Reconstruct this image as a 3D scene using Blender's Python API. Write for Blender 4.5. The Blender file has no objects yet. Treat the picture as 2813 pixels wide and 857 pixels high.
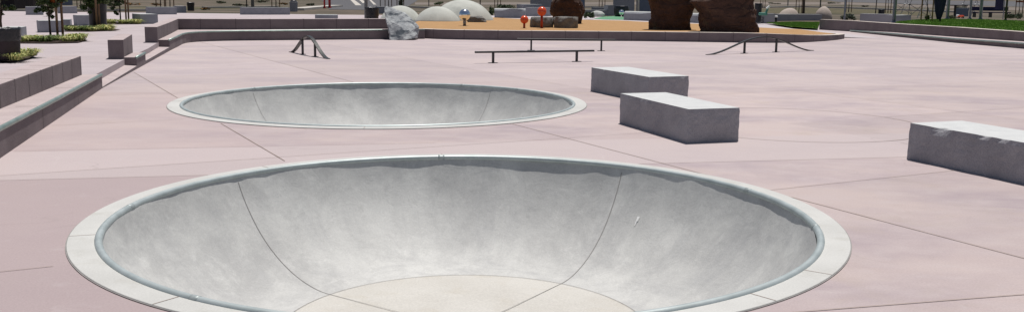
import bpy, bmesh, math, random
from mathutils import Vector, Matrix, noise
random.seed(7)
R = math.radians
sc = bpy.context.scene
col = sc.collection

# ------------------------------------------------------------------ camera
F, PITCH, ROLL, CAMH = 2718.2, .1637, .0118, 1.7
W0, H0 = 2813, 857
cr, sr, cp, sp = math.cos(ROLL), math.sin(ROLL), math.cos(PITCH), math.sin(PITCH)
X, U, FW = Vector((1, 0, 0)), Vector((0, sp, cp)), Vector((0, cp, -sp))
right = X*cr + U*sr
up = -X*sr + U*cr
cam = bpy.data.cameras.new('camera')
camo = bpy.data.objects.new('camera', cam)
col.objects.link(camo)
m = Matrix((right, up, -FW)).transposed().to_4x4()
m.translation = Vector((0, 0, CAMH))
camo.matrix_world = m
cam.sensor_width = 36
cam.lens = 36*F/W0
cam.clip_end = 6000
sc.camera = camo

def ray(px, py):
    return right*((px-W0/2)/F) + up*(-(py-H0/2)/F) + FW
def at(px, py, z=0.):
    """point of the horizontal plane z seen at photo pixel px,py"""
    d = ray(px, py)
    t = (z-CAMH)/d.z
    return Vector((d.x*t, d.y*t, z))
def zof(p, px, py):
    """height seen at a pixel above the ground point p"""
    d = ray(px, py)
    return CAMH + d.z*p.y/d.y
def at_y(px, py, y):
    d = ray(px, py)
    t = y/d.y
    return Vector((d.x*t, y, CAMH+d.z*t))

# ------------------------------------------------------------------ light
world = bpy.data.worlds.new('World')
sc.world = world
world.use_nodes = True
wn = world.node_tree
bg = wn.nodes['Background']
sky = wn.nodes.new('ShaderNodeTexSky')
sky.sky_type = 'NISHITA'
sky.sun_disc = False
SUN_EL, SUN_AZ = R(77), R(20)
sky.sun_elevation = SUN_EL
sky.sun_rotation = SUN_AZ
sky.air_density = 1.0
sky.dust_density = 1.5
wn.links.new(sky.outputs[0], bg.inputs[0])
bg.inputs[1].default_value = .055
sun = bpy.data.lights.new('sun', 'SUN')
sun.energy = 4.3
sun.angle = R(.53)
sun.color = (1, .965, .92)
suno = bpy.data.objects.new('sun', sun)
col.objects.link(suno)
sd = Vector((math.sin(SUN_AZ)*math.cos(SUN_EL), math.cos(SUN_AZ)*math.cos(SUN_EL), math.sin(SUN_EL)))
suno.rotation_euler = sd.to_track_quat('Z', 'Y').to_euler()
sc.view_settings.view_transform = 'Standard'
sc.view_settings.look = 'None'
sc.view_settings.exposure = 0.03
sc.view_settings.gamma = 1

# ------------------------------------------------------------------ materials
def mat(name, c1, c2=None, scale=3., rough=.85, bump=.15, bscale=40., metal=0., detail=6., stretch=(1, 1, 1),
        speck=0., sscale=120., lo=.35, hi=.65, spec=.3, c3=None, scale3=.8, lo3=.5, hi3=.7):
    mt = bpy.data.materials.new(name)
    mt.use_nodes = True
    t = mt.node_tree
    N, L = t.nodes, t.links
    b = N['Principled BSDF']
    b.inputs['Roughness'].default_value = rough
    b.inputs['Metallic'].default_value = metal
    b.inputs['Specular IOR Level'].default_value = spec
    if c2 is None:
        b.inputs['Base Color'].default_value = (*c1, 1)
        return mt
    tc = N.new('ShaderNodeTexCoord')
    mp = N.new('ShaderNodeMapping')
    mp.inputs['Scale'].default_value = stretch
    L.new(tc.outputs['Object'], mp.inputs[0])
    def nz(s, d=detail, r=.6):
        n = N.new('ShaderNodeTexNoise')
        n.inputs['Scale'].default_value = s
        n.inputs['Detail'].default_value = d
        n.inputs['Roughness'].default_value = r
        L.new(mp.outputs[0], n.inputs[0])
        return n
    def ramp(src, a, z):
        r = N.new('ShaderNodeMapRange')
        r.inputs[1].default_value = a
        r.inputs[2].default_value = z
        L.new(src, r.inputs[0])
        return r.outputs[0]
    def mix(f, a, c, mode='MIX'):
        x = N.new('ShaderNodeMix')
        x.data_type = 'RGBA'
        x.blend_type = mode
        for s, v in ((0, f), (6, a), (7, c)):
            if isinstance(v, (int, float)):
                x.inputs[s].default_value = v
            elif isinstance(v, tuple):
                x.inputs[s].default_value = (*v, 1)
            else:
                L.new(v, x.inputs[s])
        return x.outputs[2]
    o = mix(ramp(nz(scale).outputs[0], lo, hi), c1, c2)
    if c3:
        o = mix(ramp(nz(scale3).outputs[0], lo3, hi3), o, c3)
    if speck:
        s = nz(sscale, 2)
        v = N.new('ShaderNodeMapRange')
        v.inputs[1].default_value = .3
        v.inputs[2].default_value = .7
        v.inputs[3].default_value = 1-speck
        v.inputs[4].default_value = 1+speck
        L.new(s.outputs[0], v.inputs[0])
        cc = N.new('ShaderNodeCombineColor')
        for i in range(3):
            L.new(v.outputs[0], cc.inputs[i])
        o = mix(1., o, cc.outputs[0], 'MULTIPLY')
    L.new(o, b.inputs['Base Color'])
    if bump:
        bp = N.new('ShaderNodeBump')
        bp.inputs['Strength'].default_value = bump
        bp.inputs['Distance'].default_value = .02
        L.new(nz(bscale, 6).outputs[0], bp.inputs['Height'])
        L.new(bp.outputs[0], b.inputs['Normal'])
    return mt

PANEL = 3.45
def kit(name):
    mt = bpy.data.materials.new(name)
    mt.use_nodes = True
    t = mt.node_tree
    N, L = t.nodes, t.links
    b = N['Principled BSDF']
    b.inputs['Roughness'].default_value = .8
    b.inputs['Specular IOR Level'].default_value = .3
    tc = N.new('ShaderNodeTexCoord')
    P = tc.outputs['Object']
    def math_(op, a, c=None, d=None):
        x = N.new('ShaderNodeMath')
        x.operation = op
        for i, v in enumerate((a, c, d)):
            if v is None:
                continue
            if isinstance(v, (int, float)):
                x.inputs[i].default_value = v
            else:
                L.new(v, x.inputs[i])
        return x.outputs[0]
    def dot(v):
        x = N.new('ShaderNodeVectorMath')
        x.operation = 'DOT_PRODUCT'
        L.new(P, x.inputs[0])
        x.inputs[1].default_value = v
        return x.outputs['Value']
    def noise_(s, d=6, rough=.6, rot=0, sc_=(1, 1, 1), dist=0):
        mp = N.new('ShaderNodeMapping')
        mp.inputs['Rotation'].default_value = (0, 0, rot)
        mp.inputs['Scale'].default_value = sc_
        L.new(P, mp.inputs[0])
        n = N.new('ShaderNodeTexNoise')
        n.inputs['Scale'].default_value = s
        n.inputs['Detail'].default_value = d
        n.inputs['Roughness'].default_value = rough
        n.inputs['Distortion'].default_value = dist
        L.new(mp.outputs[0], n.inputs[0])
        return n.outputs[0]
    def rng(v, a, z, o1=0., o2=1.):
        x = N.new('ShaderNodeMapRange')
        for i, q in enumerate((a, z, o1, o2)):
            x.inputs[i+1].default_value = q
        L.new(v, x.inputs[0])
        return x.outputs[0]
    def mix(f, a, c, mode='MIX'):
        x = N.new('ShaderNodeMix')
        x.data_type = 'RGBA'
        x.blend_type = mode
        for s, v in ((0, f), (6, a), (7, c)):
            if isinstance(v, (int, float)):
                x.inputs[s].default_value = v
            elif isinstance(v, tuple):
                x.inputs[s].default_value = (*v, 1)
            else:
                L.new(v, x.inputs[s])
        return x.outputs[2]
    return mt, N, L, b, P, math_, dot, noise_, rng, mix
def court_material():
    mt, N, L, b, P, math_, dot, noise_, rng, mix = kit('pink_concrete')
    # one tone per cast slab
    u = math_('FLOOR', math_('DIVIDE', math_('SUBTRACT', dot((.885, .465, 0)), 2.54), PANEL))
    v = math_('FLOOR', math_('DIVIDE', math_('SUBTRACT', dot((-.465, .885, 0)), 6.55), PANEL))
    cv = N.new('ShaderNodeCombineXYZ')
    L.new(u, cv.inputs[0])
    L.new(v, cv.inputs[1])
    wnz = N.new('ShaderNodeTexWhiteNoise')
    wnz.noise_dimensions = '3D'
    L.new(cv.outputs[0], wnz.inputs[0])
    tone = rng(wnz.outputs[0], 0, 1, .94, 1.05)
    base = mix(rng(noise_(.42, 7, .6, .2, (1, 1.6, 1), .2), .38, .62), (.465, .382, .362), (.36, .295, .306))
    base = mix(rng(noise_(2.2, 7, .62, .2, (1, 1.7, 1), .2), .42, .72, 0, .6), base, (.475, .405, .395))
    base = mix(rng(noise_(.9, 6, .7, -.3), .56, .75, 0, .6), base, (.385, .315, .275))
    # paler cast band across the court
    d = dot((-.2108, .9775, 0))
    # older, deeper pink pours on the near left and left of the long joint
    left = math_('MULTIPLY', math_('LESS_THAN', d, 9.39), math_('LESS_THAN', dot((1, .1, 0)), .3))
    base = mix(math_('MULTIPLY', left, .75), base, (.365, .295, .298))
    lj = math_('LESS_THAN', dot((.885, .465, 0)), 2.54)
    base = mix(math_('MULTIPLY', math_('MULTIPLY', lj, math_('LESS_THAN', d, 17.2)), .4), base, (.385, .305, .30))
    band = math_('MULTIPLY', math_('GREATER_THAN', d, 9.39), math_('LESS_THAN', d, 11.06))
    base = mix(math_('MULTIPLY', band, .8), base, (.455, .388, .382))
    band2 = math_('MULTIPLY', math_('GREATER_THAN', d, 17.2), math_('LESS_THAN', d, 18.9))
    base = mix(math_('MULTIPLY', band2, .35), base, (.475, .40, .392))
    far = math_('MULTIPLY', math_('GREATER_THAN', d, 18.9), .3)  # paler far paving: sheen of grazing light put into the base colour
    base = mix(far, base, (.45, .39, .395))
    # trowel scuffs and speckle
    sc1 = rng(noise_(5, 4, .7, .35, (1, 9, 1), 1.2), .62, .78, 0, .22)
    base = mix(sc1, base, (.56, .48, .47))
    # hairline scuffs and wheel tracks, small stains
    def hair(sc_, w, rot, st, dist):
        n = noise_(sc_, 3, .5, rot, st, dist)
        return rng(math_('ABSOLUTE', math_('SUBTRACT', n, .5)), 0, w, 1, 0)
    brk = rng(noise_(.6, 4, .6, 1.1), .5, .62)
    base = mix(math_('MULTIPLY', math_('MULTIPLY', hair(.5, .006, .5, (1, 1.6, 1), .4), brk), .30), base, (.25, .21, .20))
    brk2 = rng(noise_(.8, 4, .6, 2.3), .52, .64)
    base = mix(math_('MULTIPLY', math_('MULTIPLY', hair(.8, .008, 2.1, (1, .5, 1), .8), brk2), .18), base, (.55, .50, .49))
    base = mix(rng(noise_(7, 8, .75), .62, .74, 0, .4), base, (.33, .27, .245))
    base = mix(rng(noise_(2.9, 8, .75, .8, (1, 1.4, 1), .2), .58, .74, 0, .4), base, (.49, .44, .435))
    g = rng(noise_(70, 4, .8), .25, .75, .86, 1.12)
    k = math_('MULTIPLY', g, tone)
    cc = N.new('ShaderNodeCombineColor')
    for i in range(3):
        L.new(k, cc.inputs[i])
    base = mix(1., base, cc.outputs[0], 'MULTIPLY')
    L.new(base, b.inputs['Base Color'])
    bp = N.new('ShaderNodeBump')
    bp.inputs['Strength'].default_value = .12
    bp.inputs['Distance'].default_value = .01
    L.new(noise_(60, 6, .7), bp.inputs['Height'])
    L.new(bp.outputs[0], b.inputs['Normal'])
    return mt

def bowl_material(c, D, seed):
    mt, N, L, b, P, math_, dot, noise_, rng, mix = kit('bowl_concrete')
    x = math_('SUBTRACT', dot((1, 0, 0)), c.x)
    y = math_('SUBTRACT', dot((0, 1, 0)), c.y)
    ang = math_('ARCTAN2', y, x)
    z = dot((0, 0, 1))
    rad = math_('POWER', math_('ADD', math_('MULTIPLY', x, x), math_('MULTIPLY', y, y)), .5)
    def pol(fa, fr, sc_, d=8, rough=.65, dist=0., o=0.):
        cv = N.new('ShaderNodeCombineXYZ')
        L.new(math_('MULTIPLY', ang, fa), cv.inputs[0])
        L.new(math_('MULTIPLY', math_('ADD', rad, math_('MULTIPLY', z, -1.)), fr), cv.inputs[1])
        cv.inputs[2].default_value = seed+o
        n = N.new('ShaderNodeTexNoise')
        n.inputs['Scale'].default_value = sc_
        n.inputs['Detail'].default_value = d
        n.inputs['Roughness'].default_value = rough
        n.inputs['Distortion'].default_value = dist
        L.new(cv.outputs[0], n.inputs[0])
        return n.outputs[0]
    base = mix(rng(noise_(.8, 9, .66, 0, (1, 1, 1), .5), .36, .64), (.575, .572, .548), (.455, .452, .436))
    base = mix(rng(pol(2.6, .9, 2.2, 9, .7, .8), .46, .72, 0, .35), base, (.40, .398, .392))          # water runs down the wall
    base = mix(rng(pol(1.3, 3.0, 2.0, 9, .75, 1.2, 6.), .50, .70, 0, .38), base, (.37, .368, .362))     # trowel sweeps round it
    base = mix(rng(pol(1.6, 4.5, 2.0, 9, .75, 1.6, 9.), .55, .72, 0, .38), base, (.64, .635, .61))
    base = mix(rng(noise_(1.2, 10, .74, .4, (1, 1, 1), .25), .47, .66, 0, .62), base, (.325, .323, .318))
    base = mix(rng(noise_(3.6, 10, .76, 1.4, (1, 1, 1), .8), .54, .70, 0, .38), base, (.64, .635, .61))
    base = mix(rng(noise_(8, 9, .78), .56, .72, 0, .42), base, (.33, .325, .315))
    base = mix(rng(pol(1.5, 1.6, 2., 9, .72, .9, 12.), .46, .68, 0, .5), base, (.33, .33, .332))
    g = rng(noise_(60, 4, .85), .25, .75, .87, 1.12)
    cc = N.new('ShaderNodeCombineColor')
    for i in range(3):
        L.new(g, cc.inputs[i])
    base = mix(1., base, cc.outputs[0], 'MULTIPLY')
    L.new(base, b.inputs['Base Color'])
    bp = N.new('ShaderNodeBump')
    bp.inputs['Strength'].default_value = .35
    bp.inputs['Distance'].default_value = .02
    L.new(noise_(3.5, 8, .7, .3, (1, 1, 1), .6), bp.inputs['Height'])
    L.new(bp.outputs[0], b.inputs['Normal'])
    return mt
M = {}
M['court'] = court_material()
M['plaza'] = mat('plaza_concrete', (.445, .385, .39), (.40, .345, .35), 1.2, speck=.08, sscale=50, bump=.08)
M['path'] = mat('path_concrete', (.475, .425, .43), (.43, .385, .39), 1.0, speck=.05)
M['joint'] = mat('joint_filler', (.36, .29, .255), (.285, .225, .195), 4., bump=0)
M['seam'] = mat('bowl_seam', (.30, .285, .27), (.24, .23, .22), 6., bump=0)
M['dark_joint'] = mat('dark_joint_filler', (.12, .10, .10), (.075, .062, .065), 6., bump=0)
M['ring'] = mat('deck_concrete', (.525, .52, .495), (.46, .455, .432), 1.3, speck=.07, sscale=90, bump=.06,
                c3=(.41, .40, .365), scale3=3.1, lo3=.55, hi3=.8)
M['bowl'] = mat('bowl_concrete', (.47, .468, .46), (.385, .383, .38), 1.15, speck=.06, sscale=70, bump=.05, bscale=25,
                c3=(.31, .31, .315), scale3=1.7, lo3=.48, hi3=.80, detail=10)
M['floor'] = mat('bowl_floor_concrete', (.515, .498, .462), (.465, .445, .408), 1.3, speck=.08, sscale=60, c3=(.45, .42, .365), scale3=2.7, lo3=.5, hi3=.75, bump=.05)
M['steel'] = mat('galvanised_steel', (.45, .495, .49), (.35, .395, .39), 5., rough=.48, metal=.3, bump=.03, spec=.5)
M['weld'] = mat('pipe_sleeve_steel', (.40, .44, .435), (.31, .345, .34), 12., rough=.5, metal=.3, bump=.05)
M['green_steel'] = mat('weathered_coping_steel', (.34, .41, .38), (.24, .31, .28), 5., rough=.45, metal=.6, bump=.05)
M['granite'] = mat('shaded_granite_side', (.36, .352, .37), (.295, .288, .305), 2.5, rough=.9, bump=.5, bscale=26, speck=.2, sscale=95)
M['granite_top'] = mat('lit_granite_top', (.55, .555, .545), (.49, .495, .49), 5., rough=.75, bump=.05, speck=.1, sscale=200)  # upward copy of the granite, paler: sunlit contrast put into the colour
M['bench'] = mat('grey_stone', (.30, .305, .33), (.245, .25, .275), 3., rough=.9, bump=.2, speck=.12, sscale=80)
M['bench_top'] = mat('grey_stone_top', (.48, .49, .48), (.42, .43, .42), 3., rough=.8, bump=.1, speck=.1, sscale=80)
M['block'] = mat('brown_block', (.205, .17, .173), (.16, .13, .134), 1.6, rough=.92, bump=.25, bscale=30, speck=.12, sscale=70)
M['block_top'] = mat('lit_block_top', (.46, .385, .375), (.40, .33, .325), 2., rough=.85, bump=.1, speck=.1, sscale=70)  # upward faces of the same blocks, sunlight on them put into the colour
M['cream_cap'] = mat('cream_cap', (.60, .53, .47), (.52, .45, .40), 2., rough=.85, bump=.1, speck=.08)
M['black_steel'] = mat('black_painted_steel', (.03, .027, .03), (.022, .02, .022), 8., rough=.45, bump=.03, spec=.5)
M['worn_steel'] = mat('worn_rail_steel', (.085, .085, .08), (.05, .052, .05), 9., rough=.38, metal=.6, bump=.05, spec=.5)
M['rubber'] = mat('ochre_rubber', (.40, .235, .105), (.355, .207, .092), 2.2, rough=.95, bump=.35, bscale=90, speck=.14, sscale=130)
M['green_rubber'] = mat('green_rubber', (.13, .29, .17), (.10, .25, .14), 2.2, rough=.95, bump=.2, speck=.14)
M['dome'] = mat('dome_concrete', (.50, .505, .46), (.42, .425, .385), 1.3, rough=.9, bump=.15, speck=.09, sscale=60,
                c3=(.34, .345, .315), scale3=1.2, lo3=.55, hi3=.8)
M['egg'] = mat('tan_concrete', (.42, .36, .31), (.36, .30, .26), 1.6, rough=.9, bump=.1, speck=.08)
M['limestone'] = mat('pale_rock', (.46, .475, .47), (.31, .325, .335), 3.2, rough=.92, bump=.9, bscale=9, speck=.2, sscale=40,
                     c3=(.10, .115, .13), scale3=2.4, lo3=.53, hi3=.63, stretch=(1, 1, 2.2))
M['darkrock'] = mat('grey_boulder', (.20, .19, .175), (.12, .115, .108), 4., rough=.92, bump=.8, bscale=10, speck=.2, sscale=50)
M['whiterock'] = mat('white_rock', (.50, .50, .47), (.40, .40, .38), 4., rough=.92, bump=.6, bscale=10, speck=.1)
M['redrock'] = mat('brown_sculpted_rock', (.078, .042, .03), (.046, .026, .02), 2.4, rough=.93, bump=.9, bscale=9, speck=.2, sscale=30,
                   c3=(.115, .10, .06), scale3=1.5, lo3=.6, hi3=.8)
M['mirror'] = mat('polished_steel', (.88, .89, .9), None, rough=.05, metal=1.)
M['post_steel'] = mat('brushed_post_steel', (.36, .33, .29), (.28, .25, .22), 8., rough=.4, metal=.5, bump=.03)
M['orange'] = mat('orange_red_paint', (.68, .085, .02), (.62, .07, .018), 5., rough=.22, bump=.0, spec=.6)
M['orange_post'] = mat('orange_post_paint', (.50, .06, .02), (.42, .05, .018), 5., rough=.35, bump=.0)
M['red'] = mat('red_paint', (.42, .025, .03), (.36, .02, .025), 5., rough=.4, bump=.0)
M['bark'] = mat('bark', (.12, .085, .065), (.07, .05, .04), 9., rough=.95, bump=.6, bscale=30, stretch=(3, 3, .6))
M['stake'] = mat('wood_stake', (.24, .15, .095), (.16, .095, .06), 9., rough=.9, bump=.4, bscale=30, stretch=(3, 3, .5))
M['tie'] = mat('orange_tree_tie', (.45, .13, .03), (.33, .10, .03), 6., rough=.7, bump=0)
M['leaf'] = mat('leaf_green', (.06, .095, .025), (.04, .068, .02), 3., rough=.55, bump=0, spec=.45)
M['leaf2'] = mat('leaf_light_green', (.10, .13, .035), (.07, .10, .03), 3., rough=.5, bump=0, spec=.5)
M['blade'] = mat('grass_blade', (.66, .63, .26), (.52, .51, .19), 3., rough=.6, bump=0)
M['blade2'] = mat('green_grass_blade', (.26, .34, .10), (.18, .25, .07), 3., rough=.6, bump=0)
M['mulch'] = mat('mulch', (.075, .05, .04), (.04, .028, .024), 14., rough=1., bump=.9, bscale=50)
M['lawn'] = mat('lawn_turf', (.12, .215, .03), (.09, .17, .024), 1.4, rough=.9, bump=.8, bscale=60, speck=.3, sscale=40)
M['lawnblade'] = mat('lawn_blade', (.19, .31, .045), (.13, .23, .035), 2., rough=.7, bump=0)
M['bin'] = mat('black_plastic', (.013, .012, .017), (.008, .008, .012), 4., rough=.45, bump=.25, bscale=14, spec=.5)
M['bag'] = mat('bin_liner', (.016, .016, .02), (.009, .009, .012), 5., rough=.35, bump=.8, bscale=12, spec=.5)
M['binwood'] = mat('brown_bin_side', (.05, .034, .036), (.03, .022, .025), 3., rough=.7, bump=.2)
M['grey_pole'] = mat('grey_painted_pole', (.17, .185, .195), (.13, .145, .155), 3., rough=.5, bump=.05)
M['blue_pole'] = mat('blue_grey_pole', (.15, .18, .22), (.115, .14, .18), 3., rough=.5, bump=.05)
M['dark_pole'] = mat('dark_pole', (.04, .04, .042), (.03, .03, .032), 3., rough=.5, bump=.05)
M['navy'] = mat('navy_canvas', (.02, .021, .06), (.014, .015, .04), 3., rough=.85, bump=.3, bscale=10)
M['wallgrey'] = mat('grey_wall_concrete', (.33, .33, .355), (.28, .28, .305), .8, rough=.9, bump=.1, speck=.06)
M['bluegrey'] = mat('blue_grey_panel', (.17, .20, .26), (.14, .165, .22), .8, rough=.7, bump=.05)
M['white'] = mat('white_paint', (.78, .78, .76), (.70, .70, .68), 3., rough=.6, bump=.05)
M['dirt'] = mat('dry_dirt', (.150, .118, .088), (.085, .068, .052), .28, rough=1., bump=.6, bscale=2.5, speck=.25, sscale=3.,
                c3=(.055, .055, .032), scale3=.22, lo3=.50, hi3=.60, stretch=(.4, 1, 1), detail=11)
M['asphalt'] = mat('asphalt', (.105, .103, .108), (.085, .083, .088), .5, rough=.95, bump=.2, speck=.12, sscale=12)
M['curb'] = mat('curb_concrete', (.50, .47, .42), (.42, .39, .35), 1., rough=.9, bump=.1)
M['drygrass'] = mat('dry_grass', (.115, .092, .052), (.062, .062, .034), .5, rough=1., bump=.7, bscale=8, speck=.3, sscale=6)
M['hill'] = mat('hill_earth', (.21, .175, .15), (.14, .118, .10), .02, rough=1., bump=.5, bscale=.4)
M['shrub'] = mat('shrub_leaf', (.085, .105, .06), (.05, .07, .04), 3., rough=.7, bump=0)
M['shrub2'] = mat('grey_shrub_leaf', (.15, .17, .14), (.10, .12, .095), 3., rough=.7, bump=0)
M['flower'] = mat('dry_flower', (.45, .19, .03), (.30, .14, .04), 3., rough=.8, bump=0)
M['teal'] = mat('teal_paint', (.10, .28, .22), (.08, .22, .18), 3., rough=.5, bump=.05)

# ------------------------------------------------------------------ mesh helpers
def obj(name, bm, mats, parent=None, smooth=False, loc=None):
    if not isinstance(mats, (list, tuple)):
        mats = [mats]
    bmesh.ops.recalc_face_normals(bm, faces=bm.faces)
    me = bpy.data.meshes.new(name)
    if loc is not None:
        bmesh.ops.translate(bm, vec=-Vector(loc), verts=bm.verts)
    bm.to_mesh(me)
    bm.free()
    for k in mats:
        me.materials.append(M[k] if isinstance(k, str) else k)
    if smooth:
        for p in me.polygons:
            p.use_smooth = True
    o = bpy.data.objects.new(name, me)
    col.objects.link(o)
    if loc is not None:
        o.location = loc
    if parent is not None:
        o.parent = parent
        if loc is None:
            o.matrix_parent_inverse = Matrix.Translation(-Vector(parent.location)) if parent.rotation_euler.z == 0 else parent.matrix_world.inverted()
    return o
def tag(o, label, cat, group=None):
    o['label'] = label
    o['category'] = cat
    if group:
        o['group'] = group
    return o
def struct(o, kind='structure'):
    o['kind'] = kind
    return o
def thing(name, label, cat, loc, group=None):
    o = bpy.data.objects.new(name, None)
    o.empty_display_size = .2
    col.objects.link(o)
    o.location = loc
    return tag(o, label, cat, group)
def copy_thing(o, loc, rz=0., s=1., label=None, group=None):
    c = o.copy()
    col.objects.link(c)
    c.location = loc
    c.rotation_euler = (0, 0, rz)
    c.scale = (s, s, s)
    if label:
        c['label'] = label
    if group:
        c['group'] = group
    for ch in o.children:
        d = ch.copy()
        col.objects.link(d)
        d.parent = c
        for g in ch.children:
            e = g.copy()
            col.objects.link(e)
            e.parent = d
    return c
def NB():
    return bmesh.new()
def prism(bm, pts, z0, z1):
    """closed prism over a plan outline; z0/z1 numbers or per-point lists"""
    n = len(pts)
    a = z0 if isinstance(z0, (list, tuple)) else [z0]*n
    b = z1 if isinstance(z1, (list, tuple)) else [z1]*n
    lo = [bm.verts.new((p[0], p[1], a[i])) for i, p in enumerate(pts)]
    hi = [bm.verts.new((p[0], p[1], b[i])) for i, p in enumerate(pts)]
    for i in range(n):
        j = (i+1) % n
        bm.faces.new((lo[i], lo[j], hi[j], hi[i]))
    bm.faces.new(hi)
    bm.faces.new(lo[::-1])
    return hi
def top_slot(bm, slot=1, lim=.8):
    bm.normal_update()
    bmesh.ops.recalc_face_normals(bm, faces=bm.faces)
    for f in bm.faces:
        if f.normal.z > lim:
            f.material_index = slot
def bevel(bm, w, seg=1):
    bmesh.ops.bevel(bm, geom=[e for e in bm.edges if not e.is_boundary], offset=w, segments=seg, affect='EDGES', profile=.5)
def box(bm, c, s, rz=0.):
    m = Matrix.Translation(c) @ Matrix.Rotation(rz, 4, 'Z') @ Matrix.Diagonal((*s, 1))
    return bmesh.ops.create_cube(bm, size=1, matrix=m)['verts']
def tube(bm, pts, r, n=8, caps=True, closed=False):
    pts = [Vector(p) for p in pts]
    rr = r if isinstance(r, (list, tuple)) else [r]*len(pts)
    rings = []
    for i, p in enumerate(pts):
        if closed:
            t = pts[(i+1) % len(pts)]-pts[i-1]
        else:
            t = pts[min(i+1, len(pts)-1)]-pts[max(i-1, 0)]
        t.normalize()
        a = t.cross(Vector((0, 0, 1)))
        if a.length < .05:
            a = t.cross(Vector((0, 1, 0)))
        a.normalize()
        b = a.cross(t)
        rings.append([bm.verts.new(p+a*math.cos(k*2*math.pi/n)*rr[i]+b*math.sin(k*2*math.pi/n)*rr[i]) for k in range(n)])
    m = len(rings)
    for i in range(m if closed else m-1):
        A, B = rings[i], rings[(i+1) % m]
        for k in range(n):
            bm.faces.new((A[k], A[(k+1) % n], B[(k+1) % n], B[k]))
    if caps and not closed:
        bm.faces.new(rings[0])
        bm.faces.new(rings[-1][::-1])
def lathe(bm, prof, c, n=64, a0=0., a1=2*math.pi, disp=None):
    """prof: list of (r,z)"""
    full = abs(a1-a0-2*math.pi) < 1e-6
    m = n if full else n+1
    rows = []
    for r, z in prof:
        row = []
        for k in range(m):
            a = a0+(a1-a0)*k/n
            rr, zz = r, z
            if disp:
                rr, zz = disp(r, z, a)
            row.append(bm.verts.new((c[0]+rr*math.cos(a), c[1]+rr*math.sin(a), c[2]+zz)))
        rows.append(row)
    for i in range(len(rows)-1):
        for k in range(n):
            j = (k+1) % m
            bm.faces.new((rows[i][k], rows[i][j], rows[i+1][j], rows[i+1][k]))
    return rows
def sphere(bm, c, r, u=24, v=16):
    return bmesh.ops.create_uvsphere(bm, u_segments=u, v_segments=v, radius=r, matrix=Matrix.Translation(c))['verts']
def strip(bm, a, b, w, z):
    a, b = Vector(a[:2]), Vector(b[:2])
    d = (b-a)
    if d.length < 1e-4:
        return
    d.normalize()
    n = Vector((-d.y, d.x))*w/2
    return bm.faces.new([bm.verts.new((p.x, p.y, z)) for p in (a-n, b-n, b+n, a+n)])
def fbm(p, s, o=4):
    v, a = 0., 1.
    for i in range(o):
        v += a*noise.noise(Vector(p)*s)
        s *= 2.1
        a *= .5
    return v

# ------------------------------------------------------------------ bowls
C1, RO1 = Vector((-.3524, 7.4997)), 2.8315
C2, RO2 = Vector((-2.0269, 15.3332)), 3.1717
A_SEAM = R(56.3)

def wall_prof(ri, r0, D, n=30, thm=R(70.5)):
    """transition that starts flat at the floor and ends at slope thm under the coping"""
    def run(p):
        pts, r, z = [(0., 0.)], 0., 0.
        m_ = 240
        for i in range(m_):
            t = thm*((i+.5)/m_)**p
            r += math.cos(t)/m_
            z += math.sin(t)/m_
            pts.append((r, z))
        return pts
    lo, hi = .3, 2.5
    for _ in range(40):
        p = (lo+hi)/2
        q = run(p)[-1]
        if q[1]/q[0] > D/(ri-r0):
            lo = p
        else:
            hi = p
    q = run(p)
    k = D/q[-1][1]
    return [(r0+q[i*240//n][0]*k, -D+q[i*240//n][1]*k) for i in range(n+1)]

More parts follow.
